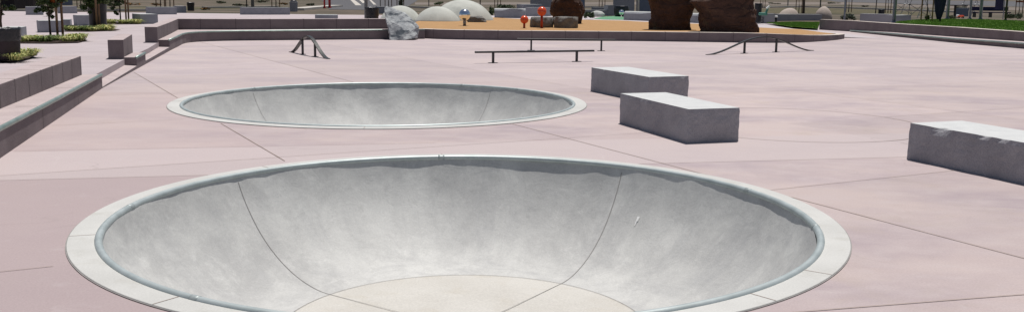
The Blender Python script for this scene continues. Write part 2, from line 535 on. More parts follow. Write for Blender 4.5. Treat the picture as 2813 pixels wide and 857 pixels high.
def make_bowl(c, ro, r0, D, label, seed, deck_az, sleeve_az, chalk=None):
    bowl = thing('skate_bowl', label, 'skate bowl', (c.x, c.y, 0), 'round skate bowls sunk in the court')
    ri = ro-.193
    O = (c.x, c.y, 0)
    prof = wall_prof(ri-.019, r0, D)
    def disp(r, z, a):
        t = max(0, min(1, (z+D)/D))
        d = .011*noise.noise(Vector((math.cos(a)*6+seed, math.sin(a)*6, z*2.5)))*t
        d += .0045*noise.noise(Vector((math.cos(a)*17+seed, math.sin(a)*17, z*5)))*t
        d += .018*noise.noise(Vector((math.cos(a)*2.2+seed*3, math.sin(a)*2.2, z)))*t
        return r+d, z
    bm = NB()
    lathe(bm, prof, O, 240, disp=disp)
    # thickness of the shell, outside under the ground
    lathe(bm, [(ri+.03, prof[-1][1]), (ri+.12, -.06), (ri+.12, -D-.12), (0.01, -D-.12)], O, 64)
    obj('bowl_wall', bm, bowl_material(c, D, seed), bowl, True)
    bm = NB()
    rows = lathe(bm, [(r0+.004, -D+.001), (r0*.5, -D-.012), (.01, -D-.02)], O, 96)
    bm.faces.new(rows[-1])
    obj('bowl_floor', bm, 'floor', bowl, True)
    # sawn joints: four seams up the wall that meet at the centre, and the ring round the floor
    bm = NB()
    for k in range(4):
        a = A_SEAM+k*math.pi/2
        u = Vector((math.cos(a), math.sin(a), 0))
        v = Vector((-u.y, u.x, 0))*.0034
        pr = [(0.02, -D-.015), (r0*.5, -D-.008)]+[disp(r, z, a) for r, z in prof[:-1]]
        prev = None
        for i, (r, z) in enumerate(pr):
            nx = pr[min(i+1, len(pr)-1)]
            pv = pr[max(i-1, 0)]
            tr, tz = nx[0]-pv[0], nx[1]-pv[1]
            ln = math.hypot(tr, tz)
            rr, zz = r-tz/ln*.004, z+tr/ln*.004
            p = Vector((c.x, c.y, 0))+u*rr+Vector((0, 0, zz))
            cur = (bm.verts.new(p-v), bm.verts.new(p+v))
            if prev:
                bm.faces.new((prev[0], cur[0], cur[1], prev[1]))
            prev = cur
    lathe(bm, [(r0-.0025, -D+.005), (r0+.0025, -D+.006)], O, 128)
    obj('sawn_joint', bm, 'seam', bowl)
    if chalk:
        d = ray(*chalk)
        t = .5
        while t < 30:
            q = Vector((0, 0, CAMH))+d*t
            rr = math.hypot(q.x-c.x, q.y-c.y)
            if q.y > c.y and q.z < 0 and rr > r0 and q.z < -D+(D)*((rr-r0)/(ri-r0))**1.55:
                break
            t += .01
        a = math.atan2(q.y-c.y, q.x-c.x)
        bm = NB()
        k = min(range(len(prof)), key=lambda i: abs(prof[i][0]-rr))
        for da, j0, j1 in ((0, 0, 2), (.004, 1, 2)):
            vs = []
            for aa, jj in ((a+da-.001, k-j0), (a+da+.0025, k-j0), (a+da+.006, k-j1+3), (a+da-.001, k-j1+3)):
                r_, z_ = disp(*prof[max(0, min(len(prof)-1, jj))], aa)
                vs.append(bm.verts.new((c.x+(r_-.005)*math.cos(aa), c.y+(r_-.005)*math.sin(aa), z_+.003)))
            bm.faces.new(vs)
        obj('chalk_mark', bm, 'white', bowl)
    # coping pipe
    bm = NB()
    pr_ = .028
    ring = [(c.x+(ri-.004)*math.cos(i*2*math.pi/180), c.y+(ri-.004)*math.sin(i*2*math.pi/180), .004) for i in range(180)]
    tube(bm, ring, pr_, 12, closed=True)
    cpg = obj('coping_pipe', bm, 'steel', bowl, True)
    for a in sleeve_az:
        bm = NB()
        da = .012
        pts = [(c.x+(ri-.004)*math.cos(a+t*da), c.y+(ri-.004)*math.sin(a+t*da), .004) for t in (-1, -.3, .3, 1)]
        tube(bm, pts, pr_+.0015, 12)
        obj('pipe_sleeve', bm, 'weld', cpg, True)
    # deck ring
    bm = NB()
    lathe(bm, [(ri+.004, -.06), (ri+.004, .008), (ri+.012, .012), (ro-.003, .012), (ro, .0085), (ro, -.06)], O, 200)
    for a in deck_az:
        u = Vector((math.cos(a), math.sin(a)))
        strip(bm, c+u*(ri+.014), c+u*(ro-.002), .006, .0145).material_index = 1
    dk = obj('deck_ring', bm, ['ring', 'joint'], bowl)
    bm = NB()
    lathe(bm, [(ro+.001, .0062), (ro+.007, .0058)], O, 200)
    obj('expansion_joint', bm, 'seam', dk)
    return bowl
def az(c, px, py):
    p = at(px, py)
    return math.atan2(p.y-c.y, p.x-c.x)
make_bowl(C1, RO1, 1.465, .915, 'large round concrete skate bowl in the foreground, its tan floor disc in view', 1.3,
          [az(C1, 440, 835), az(C1, 2100, 822), az(C1, 2243, 752), az(C1, 190, 653), az(C1, 1215, 430), az(C1, 720, 460)],
          [az(C1, 376, 572), az(C1, 1215, 441), az(C1, 2049, 527), az(C1, 2230, 626), az(C1, 520, 832)], (1754, 572))
make_bowl(C2, RO2, 1.60, .95, 'round concrete skate bowl behind the foreground one, left of the granite blocks', 7.7,
          [az(C2, 480, 280), az(C2, 1560, 310), az(C2, 1000, 355)],
          [az(C2, 1263, 238), az(C2, 1408, 249), az(C2, 700, 246)])

# ------------------------------------------------------------------ ground
def circle_pts(c, r, n=160):
    return [(c[0]+r*math.cos(i*2*math.pi/n), c[1]+r*math.sin(i*2*math.pi/n)) for i in range(n)]
bm = NB()
def loop(bm, pts, z=0.):
    vs = [bm.verts.new((p[0], p[1], z)) for p in pts]
    return [bm.edges.new((vs[i], vs[(i+1) % len(vs)])) for i in range(len(vs))]
es = loop(bm, [(-14, -20), (34, -20), (34, 62), (-14, 62)]) + loop(bm, circle_pts(C1, RO1-.1)) + loop(bm, circle_pts(C2, RO2-.1))
bmesh.ops.triangle_fill(bm, use_beauty=True, use_dissolve=False, edges=es)
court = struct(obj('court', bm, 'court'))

# joints of the cast slabs (grid turned with the court) and the inlaid circle
LEFT = [Vector((-3.2, 2.5)), Vector((-5.13, 9.77)), Vector((-7.026, 16.9)), Vector((-9.465, 27.36)), Vector((-10.2, 30.9))]
def left_x(y):
    for a, b in zip(LEFT, LEFT[1:]):
        if y <= b.y:
            return a.x+(b.x-a.x)*(y-a.y)/(b.y-a.y)
    return LEFT[-1].x
def inside(p):
    if (p-C1).length < RO1+.01 or (p-C2).length < RO2+.01:
        return False
    if (p-Vector((3.737, 13.283))).length < 1.756:
        return False
    if p.x < left_x(p.y)+.01 or p.y > 34.6-max(0, -3-p.x)*.35 or p.x > 17 or p.y < 1:
        return False
    return True
T, Nn = Vector((.885, .465)), Vector((-.465, .885))
bm = NB()
def clipped(a, b, w):
    n = 240
    start = None
    prev = None
    for i in range(n+1):
        p = a.lerp(b, i/n)
        if inside(p):
            if start is None:
                start = p
            prev = p
        elif start is not None:
            strip(bm, start, prev, w, .005)
            start = None
    if start is not None:
        strip(bm, start, prev, w, .005)
for k in range(-1, 7):
    o_ = 6.55+k*PANEL
    clipped(Nn*o_+T*-12, Nn*o_+T*30, .0075)
for k in range(-2, 7):
    o_ = (2.54 if k < 1 else 5.98-PANEL)+k*PANEL
    clipped(T*o_+Nn*-4, T*o_+Nn*40, .011 if k in (0, 1) else .007)
nb = Vector((-.2108, .9775))
tb = Vector((.9775, .2108))
for o_ in (9.39,):
    clipped(nb*o_+tb*-8, nb*o_+tb*8, .008)
clipped(nb*11.06+tb*-8, nb*11.06+tb*1.5, .006)
clipped(Vector((1.2, 5.09)), Vector((6, 6.35)), .009)
lathe(bm, [(1.749, .0055), (1.763, .0055)], (3.737, 13.283, 0), 120)
struct(obj('slab_joint', bm, 'joint', court))

# the ground outside the court, out to the horizon
def gz(x, y):
    if y < 60.5:
        return -.03
    return -.03+.24*min(1, (y-60.5)/3) + max(0, y-450)*.03
bm = NB()
ys = [-400, -100, -19.5, 10, 40, 58, 60.5, 62, 63.5, 80, 120, 180, 230, 300, 450, 700, 1500, 3000]
xs = [-3000, -800, -250, -80, -13.5, 0, 12, 33.5, 80, 250, 800, 3000]
V = [[bm.verts.new((x, y, gz(x, y)+(0 if y < 460 else 6*noise.noise(Vector((x*.004, y*.004, 0)))))) for x in xs] for y in ys]
for j in range(len(ys)-1):
    for i in range(len(xs)-1):
        if xs[i] >= -13.6 and xs[i+1] <= 33.6 and ys[j] >= -19.6 and ys[j+1] <= 60.6:
            continue
        bm.faces.new((V[j][i], V[j][i+1], V[j+1][i+1], V[j+1][i]))
struct(obj('ground', bm, 'dirt', smooth=True))

ZP = .25
# left plaza: a raised slab that ends in steps and ledges towards the court
def off(p, q, d):
    t = (q-p).normalized()
    return Vector((-t.y, t.x))*d
step = [(left_x(y)-w, y) for y, w in ((-6, .4), (2, .4), (9.77, .3), (17.0, .17), (21.0, .25), (24.8, .24), (27.6, .3))]
bm = NB()
pl = step + [(-11.5, 33.9), (-9.6, 34.4), (-4.6, 36.5), (-3.0, 37.2), (-3.0, 60.2), (-60, 57.0), (-60, -6)]
prism(bm, pl, -.05, [.2, .2, .2, .2, .205, .215, .245]+[ZP]*7)
plaza = struct(obj('plaza', bm, 'plaza'))
bm = NB()
for (a, b) in (((-60, 20), (-8, 20)), ((-60, 30), (-11, 30)), ((-60, 41), (-3, 41)), ((-60, 50), (-3, 50)), ((-14, 34), (-14, 58)), ((-20, 4), (-20, 58)), ((-8, 38), (-8, 58))):
    strip(bm, a, b, .02, ZP+.004)
struct(obj('plaza_joint', bm, 'joint', plaza))

# lower step
bm = NB()
prism(bm, [(left_x(16.9), 16.9), (left_x(21), 21.0), (left_x(27.5), 27.5), (left_x(27.5)-.4, 27.5), (left_x(21)-.35, 21.0), (left_x(16.9)-.3, 16.9)], -.05, [.02, .066, .103, .11, .08, .075])
bevel(bm, .008)
top_slot(bm)
tag(obj('step', bm, ['block', 'block_top']), 'long low concrete step between the left ledges and the plaza', 'step')

def wall_joints(bm, line, z0, z1, w_back, every, first=.6, width=.012):
    """thin recess lines on the face and top of a block wall; line is the plan of its front face"""
    d = first
    for a, b in zip(line, line[1:]):
        a, b = Vector(a[:2]), Vector(b[:2])
        L_ = (b-a).length
        t = (b-a)/L_
        n = Vector((t.y, -t.x))       # towards the front
        while d < L_:
            p = a+t*d
            h = z1(p) if callable(z1) else z1
            l0 = z0(p) if callable(z0) else z0
            A = [p-t*width/2+n*.002, p+t*width/2+n*.002]
            B = [p-t*width/2-n*w_back, p+t*width/2-n*w_back]
            v = [bm.verts.new((A[0].x, A[0].y, l0)), bm.verts.new((A[1].x, A[1].y, l0)),
                 bm.verts.new((A[1].x, A[1].y, h+.002)), bm.verts.new((A[0].x, A[0].y, h+.002)),
                 bm.verts.new((B[1].x, B[1].y, h+.002)), bm.verts.new((B[0].x, B[0].y, h+.002))]
            bm.faces.new((v[0], v[1], v[2], v[3])).material_index = 2
            bm.faces.new((v[3], v[2], v[4], v[5])).material_index = 3
            d += every
        d -= L_

def run_wall(name, line, thick, z0, tops, label, cat, mats, every, group=None, coping=None, first=.6, back=None, cop_r=.028):
    """a wall along a plan polyline (front face, wall to the left of travel), tops: z per point"""
    pts = [Vector(p[:2]) for p in line]
    if back is None:
        back = []
        for i, p in enumerate(pts):
            t = (pts[min(i+1, len(pts)-1)]-pts[max(i-1, 0)]).normalized()
            back.append(p+Vector((-t.y, t.x))*thick)
    z0s = z0 if isinstance(z0, (list, tuple)) else [z0]*len(pts)
    bm = NB()
    rows = []
    for i in range(len(pts)):
        rows.append([bm.verts.new((*pts[i], z0s[i])), bm.verts.new((*pts[i], tops[i])), bm.verts.new((*back[i], tops[i])), bm.verts.new((*back[i], z0s[i]))])
    for i in range(len(rows)-1):
        for k in range(4):
            bm.faces.new((rows[i][k], rows[i+1][k], rows[i+1][(k+1) % 4], rows[i][(k+1) % 4]))
    bm.faces.new(rows[0])
    bm.faces.new(rows[-1][::-1])
    bmesh.ops.recalc_face_normals(bm, faces=bm.faces)
    sharp = [e for e in bm.edges if len(e.link_faces) == 2 and e.calc_face_angle(0) > .6]
    bmesh.ops.bevel(bm, geom=sharp, offset=.012, segments=2, affect='EDGES', profile=.5)
    top_slot(bm)
    def ztop(p):
        best = (1e9, 0)
        for i in range(len(pts)-1):
            d = pts[i+1]-pts[i]
            t = max(0, min(1, (p-pts[i]).dot(d)/d.length_squared))
            q = (p-(pts[i]+d*t)).length
            if q < best[0]:
                best = (q, tops[i]+(tops[i+1]-tops[i])*t)
        return best[1]
    def zbot(p):
        best = (1e9, 0)
        for i in range(len(pts)-1):
            d = pts[i+1]-pts[i]
            t = max(0, min(1, (p-pts[i]).dot(d)/d.length_squared))
            q = (p-(pts[i]+d*t)).length
            if q < best[0]:
                best = (q, z0s[i]+(z0s[i+1]-z0s[i])*t)
        return best[1]
    if every:
        wall_joints(bm, [(p.x, p.y) for p in pts], zbot, ztop, min(abs(thick), .3), every, first, .02)
    o = tag(obj(name, bm, list(mats)+['dark_joint', 'joint']), label, cat, group)
    if coping:
        bm = NB()
        P = []
        for i in range(len(pts)):
            t = (pts[min(i+1, len(pts)-1)]-pts[max(i-1, 0)]).normalized()
            n = Vector((t.y, -t.x))
            q = pts[i]+n*(-.012)
            P.append((q.x, q.y, tops[i]-.012))
        tube(bm, P, cop_r, 10)
        obj('coping_rail', bm, coping, o, True)
    return o
BT = ['block', 'block_top']
# near left: long ledge with pipe coping, and the block wall that stands on the plaza behind it
run_wall('ledge', [(left_x(y), y) for y in (1.0, 5, 9.77, 13, 16.9)], .5, -.05, [.36, .33, .295, .262, .236],
         'long low concrete ledge with steel pipe edge along the left side of the court', 'ledge', BT, 2.6, 'steel-edged ledges along the left', 'green_steel', .9)
wl = [at(5-(x_), 0, 0) for x_ in ()]
w1 = [(-4.2, 4.0), (-6.03, 11.55), (-7.30, 16.75)]
run_wall('seat_wall', [(-3.3, .6)]+w1, .42, .2, [.60, .59, .562, .556],
         'long brown block seat wall above the steel-edged ledge at far left', 'seat wall', BT, .74, 'block seat walls on the left plaza', None, .25)
# middle: stub of ledge and stub of wall between the two stair gaps
run_wall('ledge', [(left_x(y), y) for y in (21.05, 22.45)], .27, -.05, [.248, .26],
         'short steel-edged ledge stub between the two step openings', 'ledge', BT, 0, 'steel-edged ledges along the left', 'green_steel')
run_wall('seat_wall', [(-8.24, 21.0), (-8.87, 23.15)], .31, .15, [.615, .635],
         'short brown block seat wall standing between the two step openings', 'seat wall', BT, 1.1, 'block seat walls on the left plaza', None, .9)
# rear: tall wall that turns the corner, and the long ledge in front of it
front = [(-9.465, 27.36), (-9.87, 29.2), (-10.23, 30.75), (-10.31, 31.3), (-10.30, 31.75), (-10.20, 32.2), (-9.95, 32.6), (-9.6, 32.93), (-9.2, 33.2), (-7.6, 33.95), (-6.0, 34.7), (-4.41, 35.42), (-3.2, 36.0)]
ftop = [.30, .305, .31, .313, .316, .318, .32, .323, .325, .33, .333, .336, .338]
fback = [(-9.82, 27.30), (-10.3, 29.3), (-10.75, 31.0), (-10.95, 31.9), (-11.1, 32.5), (-11.2, 33.0), (-11.30, 33.5), (-11.0, 33.85), (-10.0, 34.1), (-8.2, 34.9), (-6.6, 35.6), (-4.75, 36.3), (-3.5, 36.85)]
run_wall('ledge', front, .6, -.05, ftop, 'long steel-edged ledge that curves round the rear left corner of the court', 'ledge', BT, 0,
         'steel-edged ledges along the left', 'green_steel', back=[Vector(b) for b in fback])
run_wall('seat_wall', [(-9.71, 27.15), (-10.55, 30.6), (-11.33, 33.7), (-9.48, 34.18), (-7.0, 35.2), (-4.53, 36.25), (-3.95, 36.5)], .34, .2,
         [.655, .668, .684, .684, .69, .695, .70], 'brown block wall above the ledge at the rear left corner', 'seat wall', BT, 1.16,
         'block seat walls on the left plaza', None, .5,
         back=[Vector(p) for p in ((-10.03, 27.08), (-10.88, 30.5), (-11.75, 34.0), (-9.6, 34.55), (-7.13, 35.55), (-4.66, 36.6), (-4.1, 36.85))])

# ------------------------------------------------------------------ playground platform
pw = [(-3.465, 36.52), (-2.75, 35.98), (-2.0, 35.72), (-.5, 35.62), (1.98, 35.85), (4.45, 36.2), (6.6, 36.1), (8.2, 35.95), (9.2, 36.02), (10.05, 36.25), (10.97, 36.95), (11.92, 38.0), (12.8, 39.25), (13.38, 40.27), (13.62, 41.0), (13.4, 41.6), (12.6, 41.95)]
pt = [.343, .346, .347, .345, .342, .34, .345, .35, .335, .305, .258, .222, .198, .188, .184, .184, .2]
run_wall('seat_wall', pw, .36, -.05, pt, 'long curved brown block wall with pale cap in front of the orange playground', 'seat wall',
         ['block', 'cream_cap'], 1.22, None, None, .7)
def lerp_tab(x, tab):
    for (a, va), (b, vb) in zip(tab, tab[1:]):
        if x <= b:
            t = max(0, (x-a)/(b-a))
            return va+(vb-va)*t
    return tab[-1][1]
def rub_z(x):
    return lerp_tab(x, [(-4, .33), (8, .33), (9.2, .325), (10.1, .295), (11, .25), (12, .215), (13.5, .178)])
def path_z(x):
    t = max(0, min(1, (x-8.5)/6.5))
    return .27*(1-t*t*(3-2*t))+.004
rub_back = []
for px, py in ((1030, 50.5), (1083, 50), (1355, 49), (1400, 51.6), (1457, 54), (1597, 55), (1713, 57.5), (1750, 60), (1900, 65.5), (2083, 76.4), (2160, 79.5), (2215, 82.5)):
    x_ = (px-1406)/F*45
    p = at(px, py, rub_z(x_))
    rub_back.append((p.x, p.y))
rub_back.append((13.0, 41.8))
rub_front = [(-4.4, 37.3), (-3.2, 36.8), (-2.6, 36.3), (-1.95, 36.06), (-.5, 35.96), (1.98, 36.19), (4.45, 36.54), (6.6, 36.44), (8.2, 36.3), (9.1, 36.36), (9.85, 36.55), (10.7, 37.18), (11.63, 38.22), (12.5, 39.42), (13.05, 40.4), (13.25, 41.0)]
bm = NB()
rows = []
for i in range(61):
    x_ = -4.4+(13.0+4.4)*i/60
    yf, yb = lerp_tab(x_, rub_front), lerp_tab(x_, rub_back)
    yb = max(yb, yf+.05)
    z = rub_z(x_)
    rows.append([bm.verts.new((x_, yf+(yb-yf)*k/6, z)) for k in range(7)])
for a, b in zip(rows, rows[1:]):
    for k in range(6):
        bm.faces.new((a[k], b[k], b[k+1], a[k+1]))
struct(obj('rubber_surface', bm, 'rubber'))
# pale path behind it
bm = NB()
rows = []
for i in range(61):
    x_ = -3.4+(15.2+3.4)*i/60
    yf = lerp_tab(x_, [(-3.4, 37.3), (-2.5, 36.6), (-1, 36.2), (2, 36.3), (8, 36.3), (9.85, 36.8), (11.6, 38.5), (13.1, 40.9), (13.3, 41.3), (15.2, 41.0)])
    rows.append([bm.verts.new((x_, yf+(61.5-yf)*k/8, path_z(x_)-.0)) for k in range(9)])
for a, b in zip(rows, rows[1:]):
    for k in range(8):
        bm.faces.new((a[k], b[k], b[k+1], a[k+1]))
struct(obj('path', bm, 'path'))
# green rubber patch
bm = NB()
gp = [at(px, py, .285) for px, py in ((1630, 52), (1655, 47), (1690, 45), (1760, 46), (1790, 52), (1713, 55), (1660, 54))]
bm.faces.new([bm.verts.new(p) for p in gp])
struct(obj('green_rubber_surface', bm, 'green_rubber'))

# ------------------------------------------------------------------ right hand wall, ledge, lawns
rw_front = [at(2250, 82.2, 0), at(2334, 87.4, 0), at(2453, 91.5, .09), at(2625, 103, .15), at(2812, 115, .185)]
rw = [(p.x, p.y) for p in rw_front]
e = Vector(rw[-1])-Vector(rw[-2])
e.normalize()
rw.append((rw[-1][0]+e.x*5, rw[-1][1]+e.y*5))
def hz(px, py, p):
    return zof(Vector((p[0], p[1], 0)), px, py)
rt = [hz(2250, 54, rw[0]), hz(2334, 57.5, rw[1]), hz(2453, 65.5, rw[2]), hz(2625, 75.5, rw[3]), hz(2812, 88.5, rw[4])]
rt.append(rt[-1]+.02)
run_wall('seat_wall', rw[::-1], -.35, -.05, rt[::-1], 'long brown block wall with cream cap holding the lawn at right', 'seat wall', ['block', 'cream_cap'], 1.45, None, None, .5)
lg = [at(2336, 88.3, 0), at(2457, 101, 0), at(2625, 118.5, 0), at(2812, 134.8, 0)]
lgp = [(p.x, p.y) for p in lg]
e = (Vector(lgp[-1])-Vector(lgp[-2])).normalized()
lgp.append((lgp[-1][0]+e.x*5, lgp[-1][1]+e.y*5))
lt = [.07, .125, .16, .19, .2]
run_wall('ledge', lgp[::-1], -.3, -.05, lt[::-1], 'low steel-edged ledge in front of the lawn wall at right', 'ledge', BT, 0, None, 'green_steel', cop_r=.034,
         back=[Vector(p)-Vector((-.03, 0)) for p in (rw[::-1][0], rw[4], rw[3], rw[2], rw[1])])

def patch(name, pts, z, matn, amp=.02, n=10):
    """a lawn: gently uneven sheet filled over a plan outline, with short blades"""
    bm = NB()
    vs = [bm.verts.new((p[0], p[1], z)) for p in pts]
    f = bm.faces.new(vs)
    bmesh.ops.triangulate(bm, faces=[f])
    bmesh.ops.subdivide_edges(bm, edges=bm.edges, cuts=n, use_grid_fill=True)
    for v in bm.verts:
        v.co.z += amp*noise.noise(v.co*1.3)
    bm.faces.ensure_lookup_table()
    faces = [f for f in bm.faces]
    areas = [f.calc_area() for f in faces]
    picks = random.choices(range(len(faces)), areas, k=int(min(26000, sum(areas)*420)))
    for i in picks:
        f = faces[i]
        w = [random.random() for _ in f.verts]
        s = sum(w)
        p = sum((v.co*(a/s) for v, a in zip(f.verts, w)), Vector())
        a = random.random()*6.283
        d = Vector((math.cos(a), math.sin(a), 0))*.016
        ln = Vector((random.uniform(-.02, .02), random.uniform(-.02, .02), random.uniform(.03, .06)))
        g = bm.faces.new([bm.verts.new(p-d), bm.verts.new(p+d), bm.verts.new(p+ln)])
        g.material_index = 1
    me = bpy.data.meshes.new(name)
    bm.to_mesh(me)
    bm.free()
    me.materials.append(M[matn])
    me.materials.append(M['lawnblade'])
    o = bpy.data.objects.new(name, me)
    col.objects.link(o)
    return struct(o, 'stuff')
back_in = [Vector(p)+Vector((.42, .12)) for p in rw]
lawn_pts = [back_in[2]+Vector((-.1, .6)), back_in[3], back_in[4], back_in[5]] + [Vector(at(px, py, .5)[:2]) for px, py in ((2900, 62), (2813, 58.5), (2690, 54.5), (2600, 53.5), (2530, 55.5), (2464, 60.5))]
patch('lawn', lawn_pts, .5, 'lawn')
lp = [Vector(at(px, py, .10)[:2]) for px, py in ((2106, 63.5), (2140, 69.2), (2180, 75), (2246, 79), (2252, 62), (2180, 61.5))]
patch('lawn', lp, .10, 'lawn', n=6)
# ------------------------------------------------------------------ granite blocks
def granite_block(p0, ux, L_, Wd, h, seed, label, chips=()):
    """p0 = front left ground corner, ux = direction along the length"""
    ux = Vector(ux[:2]).normalized()
    uy = Vector((-ux.y, ux.x))
    if uy.y < 0:
        uy = -uy
    bm = NB()
    nx, ny, nz = 40, 14, 9
    import itertools
    vs = {}
    for i, j, k in itertools.product(range(nx+1), range(ny+1), range(nz+1)):
        if i in (0, nx) or j in (0, ny) or k in (0, nz):
            a, b, c = i/nx*L_, j/ny*Wd, k/nz*h
            dx = dy = dz = 0
            q = Vector((a+seed*7, b+seed*3, c))
            d = .011*fbm(q, 3.2, 3)+.004*noise.noise(q*21)
            # rough sides pull in and out, top stays flat
            fade = min(1, (h-c)/.03)
            if i == 0:
                dx = -d*fade*1.4
            if i == nx:
                dx = d*fade*1.4
            if j == 0:
                dy = -d*fade
            if j == ny:
                dy = d*fade
            for (cx_, cd, cw) in chips:
                if j == 0 and c > h-cd:
                    w_ = max(0, 1-abs(a-cx_)/cw)
                    dy += w_*cd*.55*((c-(h-cd))/cd)
                    dz -= w_*cd*.2 if k == nz else 0
            e_ = .006
            if k == nz:
                if i in (0, nx):
                    dx += e_*(1 if i == 0 else -1)*.5
            P = Vector((p0[0], p0[1], 0))+Vector((*(ux*(a+dx)), 0))+Vector((*(uy*(b+dy)), 0))+Vector((0, 0, c+dz-.005*(k == 0)))
            vs[i, j, k] = bm.verts.new(P)
    def quad(*ids):
        f = bm.faces.new([vs[t] for t in ids])
        return f
    for i in range(nx):
        for j in range(ny):
            f = quad((i, j, nz), (i+1, j, nz), (i+1, j+1, nz), (i, j+1, nz))
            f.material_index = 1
            quad((i, j, 0), (i, j+1, 0), (i+1, j+1, 0), (i+1, j, 0))
        for k in range(nz):
            quad((i, 0, k), (i+1, 0, k), (i+1, 0, k+1), (i, 0, k+1))
            quad((i, ny, k), (i, ny, k+1), (i+1, ny, k+1), (i+1, ny, k))
    for j in range(ny):
        for k in range(nz):
            quad((0, j, k), (0, j, k+1), (0, j+1, k+1), (0, j+1, k))
            quad((nx, j, k), (nx, j+1, k), (nx, j+1, k+1), (nx, j, k+1))
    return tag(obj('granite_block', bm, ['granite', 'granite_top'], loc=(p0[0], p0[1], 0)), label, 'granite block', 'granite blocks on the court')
def block_from(a, b, c, h, seed, label, chips=(), L_=None):
    """a: left end, b: near corner, c: right end of the short side (ground points)"""
    a, b, c = Vector(a), Vector(b), Vector(c)
    granite_block(a, b-a, L_ or (b-a).length, (c-b).length, h, seed, label, chips)
block_from((1.425, 13.061), (2.026, 11.316), (2.66, 11.53), .398, 1, 'pale-topped grey granite block nearest the big bowl, middle of the three', ((.62, .03, .05),))
q0 = at(1600+78/3.14, 170+50/3.14, .415)
q1 = at(1600+575/3.14, 170+132/3.14, .415)
q2 = at(1600+888/3.14, 170+120/3.14, .415)
block_from(q0[:2], q1[:2], q2[:2], .415, 2, 'grey granite block farthest back, partly hidden behind another block', ((.45, .035, .05),))
b0 = at(2380+435/3.617, 300+140/3.617, .385)
b1 = at(2813, 300+335/3.617, .385)
b2 = at(2380+850/3.617, 300+103/3.617, .385)
d3 = (b1-b0)
w3 = (b2-b0).length
granite_block(b0[:2], d3[:2], 2.15, w3, .388, 3, 'chipped grey granite block cut off by the right edge of the photo', ((.42, .08, .17), (.98, .06, .09), (1.2, .05, .07)))

# ------------------------------------------------------------------ rails
def flat_rail(a, b, posts, h, label, sag=.045):
    mid = (Vector(a)+Vector(b))/2
    t = thing('grind_rail', label, 'grind rail', (mid.x, mid.y, 0), 'flat grind rails')
    d = (Vector(b)-Vector(a))
    ang = math.atan2(d.y, d.x)
    bm = NB()
    box(bm, (mid.x, mid.y, h-sag/2), (d.length, .07, sag), ang)
    bevel(bm, .006)
    obj('rail_bar', bm, 'black_steel', t)
    for p in posts:
        bm = NB()
        box(bm, (p[0], p[1], (h-sag)/2+.004), (.05, .05, h-sag-.01), ang)
        ps = obj('rail_post', bm, 'black_steel', t)
        bm = NB()
        box(bm, (p[0], p[1], .006), (.22, .12, .012), ang)
        bevel(bm, .003)
        obj('base_plate', bm, 'black_steel', ps)
fa, fb = at(1305.7, 141.5, .29), at(1631.6, 139.0, .29)
fa = at(1354.5, 174) ; fb = at(1584, 170.2)
dv = (fb-fa)
ext0, ext1 = (1354.5-1305.7)/(1584-1354.5), (1631.6-1584)/(1584-1354.5)
flat_rail((fa-dv*ext0*.98)[:2], (fb+dv*ext1*1.03)[:2], [fa[:2], fb[:2]], .29, 'straight black grind rail on two posts, the nearer of the pair')
rb = at(1651.5, 141)
ra = at(1459, 139.5)
dv = rb-ra
flat_rail((ra-dv*(1459-1420)/(192.5))[:2], (rb+dv*(1690.8-1651.5)/192.5)[:2], [ra[:2], rb[:2]], .355, 'straight black grind rail on two posts, farther back near the playground wall')

def hump_rail(a, b, apex_h, pa, pb, label, w=.075, power=1.0):
    a, b = Vector(a[:2]), Vector(b[:2])
    mid = (a+b)/2
    t = thing('hump_rail', label, 'grind rail', (mid.x, mid.y, 0), 'humped grind rails')
    d = b-a
    n = Vector((-d.y, d.x)).normalized()
    def hgt(s):
        return .012+apex_h*(.5-.5*math.cos(2*math.pi*s))**power
    bm = NB()
    prev = None
    for i in range(49):
        s = i/48
        p = a+d*s
        z = hgt(s)
        q = [bm.verts.new((p.x+n.x*o_, p.y+n.y*o_, z+zz)) for o_, zz in ((-w/2, -.03), (w/2, -.03), (w/2, .004), (-w/2, .004))]
        if prev:
            for k in range(4):
                bm.faces.new((prev[k], q[k], q[(k+1) % 4], prev[(k+1) % 4]))
        else:
            bm.faces.new(q)
        prev = q
    bm.faces.new(prev[::-1])
    obj('rail_bar', bm, 'worn_steel', t)
    for p in (pa, pb):
        p = Vector(p[:2])
        s = (p-a).dot(d)/d.length_squared
        p = a+d*s
        bm = NB()
        h = hgt(s)-.03
        box(bm, (p.x, p.y, h/2), (.05, .05, h), math.atan2(d.y, d.x))
        ps = obj('rail_post', bm, 'black_steel', t)
        bm = NB()
        box(bm, (p.x, p.y, .006), (.22, .12, .012), math.atan2(d.y, d.x))
        obj('base_plate', bm, 'black_steel', ps)
hump_rail(at(797.5, 144), at(903, 163.3), .50, at(833.7, 150.2), at(861, 156.6), 'steep humped grind rail left of the flat rails', w=.09, power=1.0)
hump_rail(at(1940.3, 151.8), at(2234, 140), .47, at(2050, 148), at(2130, 144), 'long wave-shaped grind rail right of the flat rails', w=.07, power=.9)

